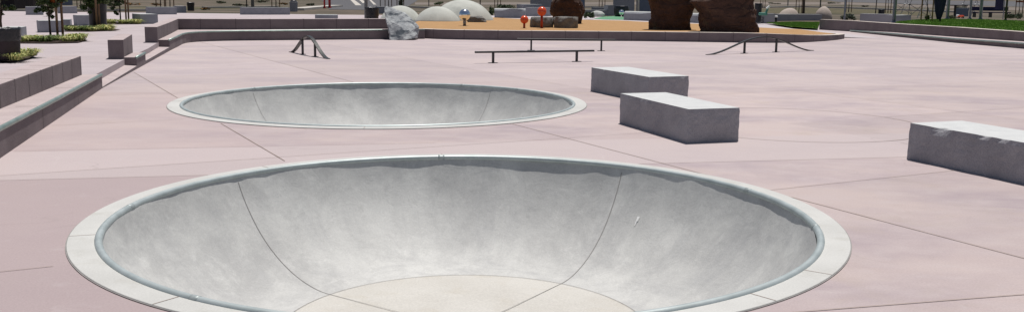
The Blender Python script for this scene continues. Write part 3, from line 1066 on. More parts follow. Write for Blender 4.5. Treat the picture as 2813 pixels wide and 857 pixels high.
# ------------------------------------------------------------------ rocks and playground sculptures
def roughen(bm, amp, scale, seed=0., strata=0., sscale=6.):
    bm.normal_update()
    for v in bm.verts:
        q = v.co+Vector((seed*3.1, seed*1.7, seed))
        d = amp*fbm(q, scale, 4)
        if strata:
            d += strata*noise.noise(Vector((q.x*.6, q.y*.6, q.z*sscale)))
        v.co += v.normal*d
def big_rock():
    C_ = lambda x, y: (1050+x/4.361, y/4.361)
    out = [(20, 104), (42, 88), (100, 100), (180, 130), (250, 158), (330, 215), (396, 285), (430, 330), (420, 362), (433, 410), (430, 455), (350, 476), (220, 476), (100, 470), (86, 400), (80, 340), (60, 240), (28, 170)]
    Y = 35.35
    P = [at_y(*C_(*q), Y) for q in out]
    piv = at_y(*C_(95, 330), Y)
    bm = NB()
    loops = []
    base = at_y(*C_(150, 470), Y)
    for kind, s, dy in (('front', .55, 0), ('front', .86, .14), ('rim', 1., -.02), ('rim', .99, .22), ('rim', .72, .55)):
        row = []
        for p in P:
            o_ = base if kind == 'front' else piv
            q = o_+(p-o_)*s
            z = q.z if p.z > .05 else -.02
            y = Y+dy+(-.62+.56*max(z, 0) if kind == 'front' else .12*max(z, 0))
            if kind == 'front':
                y = min(y, Y-.03)
            row.append(bm.verts.new((q.x, y, z)))
        loops.append(row)
    n = len(P)
    for a, b in zip(loops, loops[1:]):
        for i in range(n):
            j = (i+1) % n
            bm.faces.new((a[i], a[j], b[j], b[i]))
    bm.faces.new(loops[0][::-1])
    bm.faces.new(loops[-1])
    bmesh.ops.triangulate(bm, faces=bm.faces)
    bmesh.ops.subdivide_edges(bm, edges=bm.edges, cuts=4, use_grid_fill=True)
    for v in bm.verts:
        q = v.co.copy()
        n_ = (q-Vector((piv.x+.25, Y, .5))).normalized()
        # slanting fracture planes, then finer breaks
        f1 = noise.cell(Vector((q.x*2.6+q.z*2.2, q.y*1.8, (q.z-q.x*.9)*3.1)))
        f2 = noise.cell(Vector((q.x*6+q.z*4, q.y*5, (q.z-q.x)*7+5)))
        v.co = q+n_*(.012+.022*f1+.014*f2+.028*fbm(q, 4.5, 4)+.03*noise.noise(Vector((q.x*2+q.z*2.5, q.y*2, (q.z+q.x*.8)*7))))
        v.co.z = max(v.co.z, -.03)
    bmesh.ops.smooth_vert(bm, verts=bm.verts, factor=.25, use_axis_x=True, use_axis_y=True, use_axis_z=True)
    return tag(obj('boulder', bm, 'limestone'), 'pale jagged boulder leaning where the rear ledge meets the playground wall', 'boulder')
big_rock()

def dome(c, r, h, label, name='climbing_dome', matn='dome', cat='concrete dome', skew=0., group=None, pw_=2., seed=0.):
    bm = NB()
    prof = []
    n = 22
    Rs = (r*r+h*h)/(2*h)
    a1 = math.asin(min(1, r/Rs))
    if h > r:
        a1 = math.pi-a1
    for i in range(n+1):
        a = a1*(1-i/n)
        prof.append((max(.012, Rs*math.sin(a)), Rs*math.cos(a)-(Rs-h)))
    prof = [(r, -.12)]+prof
    def dsp(rr, z, a):
        k = 1+.012*noise.noise(Vector((math.cos(a)*2+seed, math.sin(a)*2, z*2)))
        return rr*k, z
    rows = lathe(bm, prof, c, 64, disp=dsp)
    bm.faces.new(rows[-1])
    if skew:
        for v in bm.verts:
            t = max(0, v.co.z-c[2])/h
            v.co.x += skew*t*t
    return tag(obj(name, bm, matn, smooth=True), label, cat, group)
def dome_px(xl, xr, ytop, yfront, z, label, d=None, **k):
    """dome by its left/right extents, top and front foot in the photo"""
    xc = (xl+xr)/2
    p = at(xc, yfront, z)
    y = d or p.y+ (xr-xl)/2/F*p.y
    r = (xr-xl)/2/F*y*.985
    q = at_y(xc, 50, y)
    h = at_y(xc, ytop, y).z-z
    return dome((q.x, y, z), r, h, label, **k)
G_D = 'grey concrete climbing domes'
dome_px(1139.4, 1264.4, 18.8, 60.3, .325, 'low grey concrete dome nearest the wall, in front of the other two', group=G_D)
dome_px(1043, 1157, 16.5, 57.5, .325, 'pale concrete dome half hidden behind the jagged boulder', group=G_D, seed=3)
dome_px(1183, 1357, 0, 58, .325, 'largest grey concrete dome, rising behind the mirror ball', group=G_D, seed=5)
def blob(name, xl, xr, yt, yb, z, matn, label, cat, flat=.0, depth=.8, seed=0., amp=.08, scale=2.2, sub=4, group=None, push=0., power=1.):
    p = at((xl+xr)/2, yb, z)
    wd = (xr-xl)/F*p.y
    dp = wd*depth/2
    y = p.y+dp*.9+push
    c = at_y((xl+xr)/2, yb, y)
    wd = (xr-xl)/F*y
    h = at_y((xl+xr)/2, yt, y).z-z
    bm = NB()
    bmesh.ops.create_icosphere(bm, subdivisions=sub, radius=1)
    for v in bm.verts:
        q = v.co.copy()
        n_ = fbm(q+Vector((seed, seed*2, 0)), scale, 4)
        q *= 1+amp*n_
        if flat:
            q.z = min(q.z, flat+.02*n_)
            lo = flat
        else:
            lo = 1.
        # squarer plan at the foot
        zz = (q.z+.35)/(lo+.35)
        q.x = math.copysign(abs(q.x)**power, q.x)
        v.co = Vector((c.x+q.x*wd/2, y+q.y*dp, z+zz*h if zz > 0 else z+zz*h*.3))
    return tag(obj(name, bm, matn, smooth=(sub > 3)), label, cat, group)
blob('boulder', 1281, 1334, 44, 62.5, .325, 'darkrock', 'dark boulder set into the foot of the largest concrete dome', 'boulder', depth=.5, seed=4, amp=.28, scale=1.6)
GB = 'flat-topped grey boulders on the playground'
blob('boulder', 1456, 1520, 47.5, 77.3, .325, 'darkrock', 'flat-topped dark boulder behind the tall orange ball', 'boulder', flat=.42, depth=.9, seed=1, amp=.17, group=GB, power=.8)
blob('boulder', 1520.5, 1586, 47.5, 78.8, .325, 'darkrock', 'flat-topped dark boulder right of the orange balls', 'boulder', flat=.40, depth=.9, seed=2.4, amp=.19, group=GB, power=.82)
blob('boulder', 1620, 1661, 30.5, 46.5, .285, 'whiterock', 'rounded white boulder at the edge of the green rubber patch', 'boulder', depth=.8, seed=9, amp=.06)

def ball_post(px, yb, yc, rpx, label, mt, pm, name, group=None):
    p = at(px, yb, .325)
    r = rpx/F*p.y
    cz = at_y(px, yc, p.y).z
    t = thing(name, label, 'ball on post', p, group)
    bm = NB()
    sphere(bm, (p.x, p.y, cz), r, 32, 20)
    obj('ball', bm, mt, t, True)
    bm = NB()
    tube(bm, [(p.x, p.y, .315), (p.x, p.y, cz-r*.97)], [r*.27, r*.27], 16)
    ps = obj('post', bm, pm, t, True)
    bm = NB()
    tube(bm, [(p.x, p.y, .322), (p.x, p.y, .335)], [r*.5, r*.48], 20)
    obj('base_plate', bm, pm, ps)
    return t
GP = 'playground balls on posts'
ball_post(1276.2, 72.2, 41.7, 15.6, 'mirror-polished steel ball on a short post before the grey domes', 'mirror', 'post_steel', 'mirror_ball', GP)
ball_post(1440, 78.6, 55, 11.2, 'small glossy orange ball on a short post', 'orange', 'orange_post', 'orange_ball', GP)
ball_post(1487.8, 78.6, 32.1, 12.7, 'larger glossy orange ball on a tall post before a dark boulder', 'orange', 'orange_post', 'orange_ball', GP)
p = at(1707, 50, .29)
t = thing('mirror_ball', 'small mirror ball on a stem over the green rubber patch', 'ball on post', p, GP)
bm = NB()
sphere(bm, (p.x, p.y, p.z+.32), .15, 20, 14)
obj('ball', bm, 'mirror', t, True)
bm = NB()
tube(bm, [(p.x, p.y, p.z), (p.x, p.y, p.z+.2)], .03, 8)
obj('post', bm, 'mirror', t)

# carved brown boulder with ledges
def strata_rock(bm, sections, n=72, depth=.6, seed=0., rough=.05):
    """sections: list of (z, xl, xr, yc) front outlines by height, lofted as rounded slabs"""
    zs = [s[0] for s in sections]
    rows = []
    N_ = 70
    for i in range(N_+1):
        z = zs[0]+(zs[-1]-zs[0])*i/N_
        for s0, s1 in zip(sections, sections[1:]):
            if s0[0] <= z <= s1[0]+1e-6:
                t = (z-s0[0])/(s1[0]-s0[0])
                xl, xr, yc = [s0[k]+(s1[k]-s0[k])*t for k in (1, 2, 3)]
                break
        led = .05*(abs(((z*3.1+seed+.35*noise.noise(Vector((z*2, seed, 0)))) % 1)-.5)-.25)*2
        row = []
        for k in range(n):
            a = 2*math.pi*k/n
            ca, sa = math.cos(a), math.sin(a)
            ex = math.copysign(abs(ca)**.75, ca)
            ey = math.copysign(abs(sa)**.75, sa)
            q = Vector((ca*1.5+seed*5, sa*1.5, z*1.4))
            r_ = 1+rough*fbm(q, 1.6, 4)*1.6+led*(.6+.8*noise.noise(Vector((ca*2+seed, sa*2, z))))
            cell = noise.voronoi(Vector((ca*2.2+seed, sa*2.2, z*2.6)))[0]
            r_ -= .05*max(0, .16-(cell[1]-cell[0]))/.16
            row.append(bm.verts.new(((xl+xr)/2+ex*(xr-xl)/2*r_, yc+ey*depth*r_, z)))
        rows.append(row)
    for a, b in zip(rows, rows[1:]):
        for k in range(n):
            bm.faces.new((a[k], a[(k+1) % n], b[(k+1) % n], b[k]))
    bm.faces.new(rows[-1])
    bm.faces.new(rows[0][::-1])
def sec(Y, pts, E):
    out = []
    for (y, xl, xr) in pts:
        a, b = at_y(*E(xl, y), Y), at_y(*E(xr, y), Y)
        out.append([a.z, a.x, b.x, Y])
    out.sort()
    return out
E_ = lambda x, y: (1750+x/4.361, y/4.361)
D_ = lambda x, y: (1400+x/4.361, y/4.361)
bm = NB()
s_ = sec(45.2, ((278, 600, 855), (235, 545, 868), (180, 500, 885), (130, 487, 890), (80, 492, 884), (30, 512, 868), (0, 525, 850)), D_)
s_[0][0] = .3
top = s_[-1]
s_.append([top[0]+.22, top[1]+.22, top[2]-.2, 45.2])
s_.append([top[0]+.36, top[1]+.5, top[2]-.5, 45.2])
strata_rock(bm, s_, 80, .66, 2.2, .06)
tag(obj('climbing_boulder', bm, 'redrock', smooth=False), 'round brown carved boulder with ledges behind the flat-topped boulders', 'climbing boulder')
# big two-legged climbing rock
bm = NB()
YL = 38.9
s_ = sec(YL, ((350, 135, 650), (300, 137, 640), (270, 134, 632), (225, 160, 640), (180, 178, 652), (130, 176, 668), (90, 165, 690), (50, 148, 720), (20, 132, 740), (0, 122, 740)), E_)
s_[0][0] = .3
top = s_[-1]
s_ += [[top[0]+.3, top[1]-.1, top[2]-.35, YL], [top[0]+.62, top[1]+.1, top[2]-.7, YL], [top[0]+.8, top[1]+.4, top[2]-1.0, YL]]
strata_rock(bm, s_, 90, .55, 5.1, .045)
YR = 37.5
s_ = sec(YR, ((372, 762, 1456), (345, 757, 1450), (300, 752, 1424), (240, 748, 1420), (190, 745, 1420), (150, 735, 1422), (112, 712, 1420), (100, 700, 1392), (60, 660, 1388), (20, 640, 1390), (10, 680, 1392)), E_)
s_[0][0] = .3
top = s_[-1]
s_ += [[top[0]+.12, top[1]+.35, top[2], YR], [top[0]+.4, top[1]+.45, top[2]-.05, YR], [top[0]+.8, top[1]+.6, top[2]-.3, YR], [top[0]+1.0, top[1]+.9, top[2]-.7, YR]]
strata_rock(bm, s_, 90, .72, 9.3, .04)
tag(obj('climbing_rock', bm, 'redrock'), 'huge dark brown climbing rock on two legs with a small gap between them', 'climbing rock')

# ------------------------------------------------------------------ benches and stone blocks on the plazas
def stone(xl, xr, ybl, ybr, yt, depth, z, label, name='stone_bench', cat='stone bench', mats=('bench', 'bench_top'), group='grey stone benches on the plaza', chips=0, y=None):
    if y:
        a, b = at_y(xl, ybl, y), at_y(xr, ybr, y)
    else:
        a, b = at(xl, ybl, z), at(xr, ybr, z)
    d = (b-a)
    d.z = 0
    d.normalize()
    n = Vector((-d.y, d.x, 0))
    if n.y < 0:
        n = -n
    h = zof(a, xl, yt)
    bm = NB()
    prism(bm, [a, b, b+n*depth, a+n*depth], z-.03, h)
    bmesh.ops.recalc_face_normals(bm, faces=bm.faces)
    bmesh.ops.subdivide_edges(bm, edges=bm.edges, cuts=3, use_grid_fill=True)
    for v in bm.verts:
        v.co += Vector((noise.noise(v.co*2.3), noise.noise(v.co*2.3+Vector((9, 0, 0))), .25*noise.noise(v.co*1.7)))*.014
    if chips:
        rnd = random.Random(int(xl))
        es = [v for v in bm.verts if v.co.z > h-.02 and (v.co-a).dot(n) < .05]
        for v in rnd.sample(es, min(chips, len(es))):
            v.co += n*.06+Vector((0, 0, -.05))
    top_slot(bm, 1, .75)
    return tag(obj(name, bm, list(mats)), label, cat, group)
S = stone
S(72, 120, 42, 42, 19.5, .55, ZP, 'grey stone bench far left behind the second staked tree, its left end in sun')
S(170, 212.5, 38, 37.7, 18.5, .55, ZP, 'grey stone bench at far left, just right of the paired wooden stakes')
S(109.5, 177, 90.3, 89.6, 58, .6, ZP, 'grey stone bench crossed by the thin trunk and stakes of a young tree')
S(172, 193, 80, 80, 54.5, .6, ZP, 'short grey stone block tucked behind the bench with the young tree')
S(213, 262, 70.5, 70, 43, .55, ZP, 'grey stone bench left of the tall black bin among staked trees')
S(2, 58, 107.5, 107.5, 76, .75, ZP, 'grey stone bench mostly hidden behind the lined bin at the left edge')
S(386, 434.5, 67, 66.5, 40, 1.0, ZP, 'bright-topped grey stone block beside the rear left wall')
S(409, 486, 41, 40.6, 20.5, .45, ZP, 'long grey stone bench before the far left curb, next to a shorter block')
S(486, 512, 36.4, 36.2, 17.5, .45, ZP, 'short grey stone block beside the far dark green bin')
S(665, 796.5, 41.3, 41.3, 21.3, .5, ZP, 'long grey stone bench beyond the rear wall, beside the round grey bin')
S(1040, 1106, 37, 37, 19, .5, ZP, 'grey stone planter wall behind the jagged boulder')
aa = at(865, 41.2, .62)
bm_a, bm_b = aa, at(919, 41.2, .62)
bm = NB()
prism(bm, [(aa.x, aa.y), (bm_b.x, aa.y), (bm_b.x+.18, aa.y+.25), (bm_b.x+.1, aa.y+.7), (aa.x-.05, aa.y+.7)], .2, .62)
bevel(bm, .02)
top_slot(bm)
tag(obj('stone_bench', bm, ['bench', 'bench_top']), 'low blue-grey stone slab showing just above the rear wall', 'stone bench', 'grey stone benches on the plaza')
GW = 'grey concrete walls round the playground'
LW = dict(name='concrete_block', cat='concrete block', group=GW, mats=('wallgrey', 'bench_top'))
S(1358, 1443, 49.2, 50.3, 24.3, .6, .29, 'grey stone bench with chipped top edge right of the largest dome', chips=3, group=GW)
S(1437, 1489, 44.5, 44.5, 13, .9, .27, 'taller pale grey concrete block stepped behind the tall orange ball', **LW)
S(1453, 1513, 45.6, 45.6, 21.5, .5, .27, 'pale grey concrete block directly behind the tall orange ball', **LW)
S(1462, 1516, 40, 40, -30, .3, .27, 'tall blue-grey concrete wall behind the stepped blocks', name='concrete_wall', cat='wall', group=GW, mats=('wallgrey', 'bench_top'))
S(1590, 1606, 40, 40, -40, .3, .27, 'narrow blue-grey concrete pillar at the shoulder of the round brown boulder', name='concrete_pillar', cat='pillar', group=GW, mats=('bluegrey', 'bench_top'))
S(1605, 1673, 42.7, 43, 28.5, .5, .27, 'low grey concrete wall behind the white boulder', **LW)
S(1633, 1672, 37, 37, 21, .4, .27, 'grey concrete planter wall with three thin tree stakes above it', **LW)
S(1670, 1690, 43, 43, 15, .5, .27, 'upright grey concrete block left of the dark barrel', **LW)
S(1690, 1742, 38, 38, -25, .3, .27, 'tall grey wall behind the dark barrel', name='concrete_wall', cat='wall', group=GW, mats=('wallgrey', 'bench_top'))
S(1756, 1800, 38, 38, -30, .4, .27, 'tall blue-grey panel wall beside the climbing rock', name='concrete_wall', cat='wall', group=GW, mats=('bluegrey', 'bench_top'))
S(1713, 1915, 55.5, 63.5, 31.5, .5, .28, 'grey stone bench with chipped edge running behind the climbing rock', chips=4, group=GW)
S(2060, 2128, 62.5, 63.3, 37.5, .5, .06, 'grey concrete wall emerging from behind the climbing rock on its right', **LW)
S(2136, 2195, 61.2, 61.5, 40, .5, .06, 'grey concrete wall in front of the left tan mound', **LW)
S(2195.5, 2257.5, 61.5, 62, 40, .5, .06, 'blue-grey concrete wall just left of the brown lawn wall', **LW)
S(2361.5, 2451, 59, 61.5, 38.2, .5, .2, 'grey concrete wall behind the slim black pole', **LW)
S(2459, 2502, 58.5, 57.2, 43, .5, .45, 'grey concrete wall at the left end of the lawn', **LW)

G_E = 'tan concrete mounds'
dome_px(2137, 2192, 23, 50, .1, 'rounded tan concrete mound peeking over a grey wall', name='tan_mound', matn='egg', cat='concrete mound', d=63.5, group=G_E, skew=.12)
# pointed one
pc = at_y(2263, 52, 64)
bm = NB()
lathe(bm, [(.50, -.12), (.52, .1), (.48, .36), (.39, .54), (.24, .72), (.11, .82), (.012, .86)], (pc.x, 64, pc.z-.08), 40)
for v in bm.verts:
    tt = max(0, v.co.z-pc.z)
    if v.co.x < pc.x:
        v.co.x -= .25*tt*(1-tt)*1.2
tag(obj('tan_mound', bm, 'egg', smooth=True), 'pointed tan concrete mound at the end of the grey wall', 'concrete mound', G_E)

# dark barrel planter
p = at(1707, 46.5, .28)
bm = NB()
rr = 37/F*p.y/2*1.12
rows = lathe(bm, [(rr*.82, -.03), (rr*.93, .12), (rr, .3), (rr*1.0, .5), (rr*.94, .64), (rr*.9, .66)], p, 10)
bm.faces.new(rows[-1])
tag(obj('barrel', bm, 'bin'), 'dark green faceted barrel behind the green rubber patch', 'barrel')

# ------------------------------------------------------------------ bins
def bin_(px, yb, yt, wpx, z, label, liner=True, side='bin', y=None, taper=.93, group='round litter bins'):
    p = at(px, yb, z) if not y else at_y(px, yb, y)
    p.z = z
    r = wpx/F*p.y/2
    h = at_y(px, yt, p.y).z-z
    t = thing('litter_bin', label, 'litter bin', p, group)
    bm = NB()
    rows = lathe(bm, [(r*taper, 0), (r*taper, .03), (r*.965, h*.5), (r*.985, h*.9), (r*.985, h-.05), (r*.9, h-.05)], p, 36)
    bm.faces.new(rows[-1])
    bm.faces.new(rows[0][::-1])
    obj('bin_body', bm, side, t, True)
    bm = NB()
    if liner:
        def dsp(rr, zz, a):
            k = 1+.025*noise.noise(Vector((math.cos(a)*5, math.sin(a)*5, zz*6+px)))
            dz = .03*noise.noise(Vector((math.cos(a)*3+px, math.sin(a)*3, 1)))
            return rr*k, zz+dz
        lathe(bm, [(r*1.0, h*.60), (r*1.035, h*.68), (r*1.03, h*.85), (r*1.06, h-.03), (r*1.05, h), (r*.92, h+.005), (r*.86, h-.12)], p, 40, disp=dsp)
        obj('bin_liner', bm, 'bag', t, True)
    else:
        lathe(bm, [(r*.99, h-.06), (r*1.04, h-.05), (r*1.04, h), (r*.9, h), (r*.88, h-.05)], p, 36)
        obj('bin_rim', bm, side, t, True)
    return t
bin_(15, 165, 78, 82, ZP, 'dark bin with black liner in the planting bed at the left edge', side='binwood')
bin_(270.5, 82, 5, 47, ZP, 'tall black bin standing among stakes between two young trees', side='bin')
bin_(524.5, 31, 8, 19, ZP, 'small dark green bin beside the short stone block far left', side='bin')
bin_(1022, 75, 21.5, 37, ZP, taper=.8, label= 'black lined bin in front of the grey pole, above the rear wall', y=38.2, side='bin')
cb = bin_(807, 33, 6, 22, ZP, 'round grey concrete bin with black lid right of the long stone bench', liner=False, side='bench')
p = cb.location
bm = NB()
lathe(bm, [(.22, .55), (.24, .57), (.2, .66), (.1, .72), (.012, .73)], (p.x, p.y, p.z+.06), 24)
obj('bin_lid', bm, 'bin', cb, True)
bin_(2420, 52, 27, 16.5, .22, 'square-shouldered dark bin behind the grey wall near the slim black pole', liner=False, y=62)
bin_(2082, 45, 10, 19, .1, 'dark blue bin beside the climbing rock', liner=False, y=60)

# ------------------------------------------------------------------ poles and posts
def pole(px, yb, wpx, z, h, matn, label, name='pole', cat='pole', y=None, group='poles across the park', lean=0.):
    p = at(px, yb, z) if not y else at_y(px, yb, y)
    p.z = z
    r = wpx/F*p.y/2
    t = thing(name, label, cat, p, group)
    bm = NB()
    tube(bm, [(p.x, p.y, z-.02), (p.x+lean*.5, p.y, z+h/2), (p.x+lean, p.y, z+h)], [r, r*.97, r*.93], 14)
    obj('shaft', bm, matn, t, True)
    bm = NB()
    tube(bm, [(p.x, p.y, z), (p.x, p.y, z+.05), (p.x, p.y, z+.07)], [r*1.5, r*1.5, r*1.1], 14)
    obj('foot_collar', bm, matn, t, True)
    return t
pole(1006, 72, 9.5, ZP, 5, 'grey_pole', 'thick grey lamp pole behind the black lined bin', y=39)
pole(678, 30.5, 3, ZP, 4, 'dark_pole', 'thin dark pole beyond the rear left wall')
pole(694.5, 30.5, 9, ZP, 5, 'grey_pole', 'thick brownish grey pole next to a thin dark one')
pole(2319, 58, 5, .1, 5, 'blue_pole', 'blue-grey pole rising behind the grey-green bush', y=58)
pole(2403, 58.8, 2.6, .2, 5, 'dark_pole', 'slim black pole in front of a grey wall', lean=.12)
pole(2455, 63, 9.5, .45, 5, 'blue_pole', 'thick blue-grey pole at the left end of the lawn')
pole(2602, 53.5, 8.5, .5, 5, 'blue_pole', 'thick blue-grey pole right of the folded navy parasol')
pole(2664, 53.5, 6.5, .5, 5, 'blue_pole', 'dim purple-grey pole in the middle of the right lawn')
pole(2693, 54.5, 8.5, .5, 5, 'blue_pole', 'thick blue-grey pole on the far edge of the lawn, before the dark bench')
pole(2762, 57.5, 5.5, .5, 5, 'dark_pole', 'black pole near the right edge of the photo')
pole(1045, 34, 2.2, ZP, 3.2, 'dark_pole', 'thin dark pole behind the planter wall')
pole(1319, 24, 3, .25, 4, 'dark_pole', 'thin dark pole right of the top of the largest dome')
pole(1178, 22, 2.6, .25, 4, 'grey_pole', 'thin grey pole between the two smaller domes')
pole(1753, 38, 5.5, .27, 4, 'white', 'pale pole between two tall grey walls')
pole(2164, 20, 3, .25, 4, 'grey_pole', 'thin grey pole above the rounded tan mound')
pole(2253, 26, 3.6, .25, 4, 'grey_pole', 'thin grey pole left of the pointed tan mound')
GRB = 'red bollards by the car park'
pole(891.5, 23, 5, .25, 1.15, 'red', 'left of two red bollards beside the car park', name='bollard', cat='bollard', group=GRB)
pole(905.5, 22.3, 7, .25, 1.2, 'red', 'right and thicker of two red bollards beside the car park', name='bollard', cat='bollard', group=GRB)
# small white-capped bollard
p = at(2131.5, 62, .08)
t = thing('bollard', 'short dark bollard with bright white cap between two grey walls', 'bollard', p)
bm = NB()
tube(bm, [(p.x, p.y, .05), (p.x, p.y, .36)], .075, 12)
obj('bollard_shaft', bm, 'dark_pole', t, True)
bm = NB()
lathe(bm, [(.08, .36), (.1, .37), (.1, .44), (.06, .47), (.012, .475)], (p.x, p.y, 0), 16)
obj('bollard_cap', bm, 'white', t, True)

# ------------------------------------------------------------------ trees
def leaf_cloud(bm, c, rad, n, size, rnd, slots=(0, 1)):
    for _ in range(n):
        while True:
            q = Vector((rnd.uniform(-1, 1), rnd.uniform(-1, 1), rnd.uniform(-1, 1)))
            if q.length <= 1:
                break
        q = Vector((q.x*rad[0], q.y*rad[1], q.z*rad[2]))+Vector(c)
        a = Vector((rnd.gauss(0, 1), rnd.gauss(0, 1), rnd.gauss(0, .7))).normalized()
        b = a.orthogonal().normalized()
        b = Matrix.Rotation(rnd.random()*6.28, 3, a) @ b
        s = size*rnd.uniform(.6, 1.25)
        f = bm.faces.new([bm.verts.new(q-a*s), bm.verts.new(q+b*s*.45), bm.verts.new(q+a*s), bm.verts.new(q-b*s*.45)])
        f.material_index = slots[1] if rnd.random() < .4 else slots[0]
def young_tree(name, p, h, crown, stakes, label, seed, r=.028, leaf=.055, group='young staked trees', tie_z=1.25, n=1500, dens=1.):
    """crown: list of (dx,dy,z,rx,ry,rz); stakes: list of (dx,dy)"""
    rnd = random.Random(seed)
    t = thing(name, label, 'tree', p, group)
    x, y, z = p
    bm = NB()
    pts = [(x+.03*rnd.uniform(-1, 1)*i, y+.02*rnd.uniform(-1, 1)*i, z-.03+h*i/5) for i in range(6)]
    tube(bm, pts, [r*1.15, r, r*.9, r*.75, r*.5, r*.25], 8)
    for (dx, dy, cz, rx, ry, rz) in crown:
        s = pts[min(4, max(1, int((cz-.35)/h*5)))]
        tube(bm, [s, (x+dx*.5, y+dy*.5, z+cz-.12), (x+dx, y+dy, z+cz+rz*.4)], [r*.5, r*.35, r*.12], 6)
        for _ in range(5):
            e_ = (x+dx+rnd.uniform(-1, 1)*rx*.8, y+dy+rnd.uniform(-1, 1)*ry*.8, z+cz+rnd.uniform(-.8, .8)*rz)
            tube(bm, [(x+dx*.6, y+dy*.6, z+cz-.05), e_], [r*.2, r*.08], 4)
    obj('trunk', bm, 'bark', t, True)
    bm = NB()
    vol = sum(c[3]*c[4]*c[5] for c in crown)
    for (dx, dy, cz, rx, ry, rz) in crown:
        k = rx*ry*rz/vol
        m_ = int(n*k*dens)
        for _ in range(max(3, m_//60)):
            cc = (x+dx+rnd.uniform(-.75, .75)*rx, y+dy+rnd.uniform(-.75, .75)*ry, z+cz+rnd.uniform(-.75, .75)*rz)
            q = rnd.uniform(.22, .42)
            leaf_cloud(bm, cc, (rx*q, ry*q, rz*q), 60, leaf, rnd)
    obj('crown', bm, ['leaf', 'leaf2'], t)
    for (dx, dy) in stakes:
        bm = NB()
        tube(bm, [(x+dx, y+dy, z-.05), (x+dx, y+dy, z+2.1)], .034, 10)
        st = obj('stake', bm, 'stake', t, True)
    bm = NB()
    if stakes:
        for (dx, dy) in stakes:
            a, b = Vector((x+dx, y+dy, z+tie_z)), Vector((x, y, z+tie_z+.02))
            d = (b-a).normalized()
            nn = Vector((-d.y, d.x, 0))*.045
            for s_ in (-1, 1):
                vs = [bm.verts.new(q) for q in (a+nn*s_-d*.04, b+nn*s_*.8+d*.03, b+nn*s_*.8+d*.03+Vector((0, 0, .11)), a+nn*s_-d*.04+Vector((0, 0, .11)))]
                bm.faces.new(vs)
        geo = bm.faces[:]
        bmesh.ops.solidify(bm, geom=geo, thickness=.006)
        obj('tree_tie', bm, 'tie', t)
    return t
def stk(p, *pxs):
    out = []
    for px, py in pxs:
        q = at(px, py, p.z)
        out.append((q.x-p.x, q.y-p.y))
    return out
p = at(6, 152, ZP)
young_tree('young_tree', p, 2.9, [(.03, .1, .98, .17, .3, .16), (-.1, 0, 1.4, .35, .45, .3), (.1, .1, 2.1, .5, .5, .45)], [], 'young leafy tree behind the lined bin at the left edge', 3, r=.05, n=2200)
p = at(139.7, 107.5, ZP)
young_tree('young_tree', p, 3.2, [(-.06, .05, .68, .17, .2, .15), (-.22, .05, .95, .34, .3, .24), (.1, -.02, .9, .30, .3, .2), (.02, 0, 1.25, .55, .45, .3), (.12, .1, 1.9, .55, .5, .45), (-.1, 0, 2.6, .45, .45, .4)],
           stk(p, (159, 108.5), (173.5, 108)), 'young tree with thin trunk and two wooden stakes in front of a stone bench', 4, n=5200, tie_z=1.0)
p = at(258, 83, ZP)
young_tree('young_tree', p, 3.2, [(-.22, 0, .72, .26, .26, .2), (.0, .1, .85, .40, .3, .25), (-.3, 0, 1.05, .45, .4, .25), (.15, .0, 1.1, .5, .4, .25), (.1, .1, 1.8, .6, .5, .5), (-.1, 0, 2.6, .45, .45, .4)],
           stk(p, (267, 84.5), (274.5, 83.5)), 'bushy young tree whose foliage hides part of the tall black bin', 5, n=6000, tie_z=1.05)
p = at(331.7, 64, ZP)
young_tree('young_tree', p, 3.2, [(-.16, 0, .45, .12, .12, .13), (-.3, 0, .68, .2, .2, .14), (-.12, .05, .95, .42, .35, .25), (-.2, 0, 1.3, .5, .45, .3), (.05, 0, 2.1, .5, .5, .5)],
           stk(p, (347, 64.8), (354, 64.3)), 'young tree with low drooping sprig, left of the bright-topped stone block', 6, n=4200, tie_z=1.35)
# farther trees: one built, the others copied
far_px = [(758, 29, 11, 'trunk and stakes rising behind the long stone bench, beside the concrete bin'),
          (467, 27, 13, 'staked trunk behind the long far left bench, right of centre'),
          (441, 27, 12, 'staked trunk behind the left end of the far left bench'),
          (1067, 25, 12, 'staked tree behind the planter wall, right of the thin dark pole'),
          (1100, 25, 10, 'staked tree over the pale dome beside the jagged boulder'),
          (1367, 21, 11, 'staked tree behind the chipped bench right of the largest dome'),
          (1653.6, 25, 12, 'staked tree behind the planter wall near the white boulder'),
          (2095, 22, 9, 'staked tree right of the climbing rock'),
          (2194, 36, 9, 'staked tree with orange tie right of the rounded tan mound'),
          (2331, 34, 8, 'staked tree with orange tie over the grey-green bush'),
          (2439, 36, 7, 'staked tree with orange tie left of the thick pole at the lawn'),
          (2798, 46, 8, 'dark staked tree with orange tie at the right edge'),
          (2545, 58, 9, 'staked tree on the lawn just left of the folded navy parasol'),
          (222, 20, 9, 'staked tree far left behind the foliage of the bushy young tree')]
proto = None
for i, (px, py, dpx, lab) in enumerate(far_px):
    zz = .5 if px in (2545,) else ZP
    p = at(px, py, zz)
    if proto is None:
        base = Vector((0, 0, 0))
        proto = young_tree('young_tree', Vector((0, 0, 0)), 3.0, [(-.1, 0, 1.65, .4, .4, .3), (.1, .1, 2.1, .5, .5, .4), (0, 0, 2.6, .4, .4, .4)],
                           [(-.27, -.02), (.27, .02)], lab, 20, r=.035, n=900, tie_z=1.15)
        proto.location = p
        continue
    copy_thing(proto, p, random.uniform(-.35, .35), random.uniform(.92, 1.08), lab, 'young staked trees')
# the big dark trunk and the far dark ones
p = at(2207, 40, .15)
young_tree('dark_tree', p, 4.5, [(0, 0, 2.6, .7, .6, .6), (.3, 0, 3.4, .9, .8, .7), (-.4, 0, 3.2, .8, .7, .6)], [], 'dark bare trunk standing behind the grey walls between the tan mounds', 31, r=.1, n=1500, group=None)

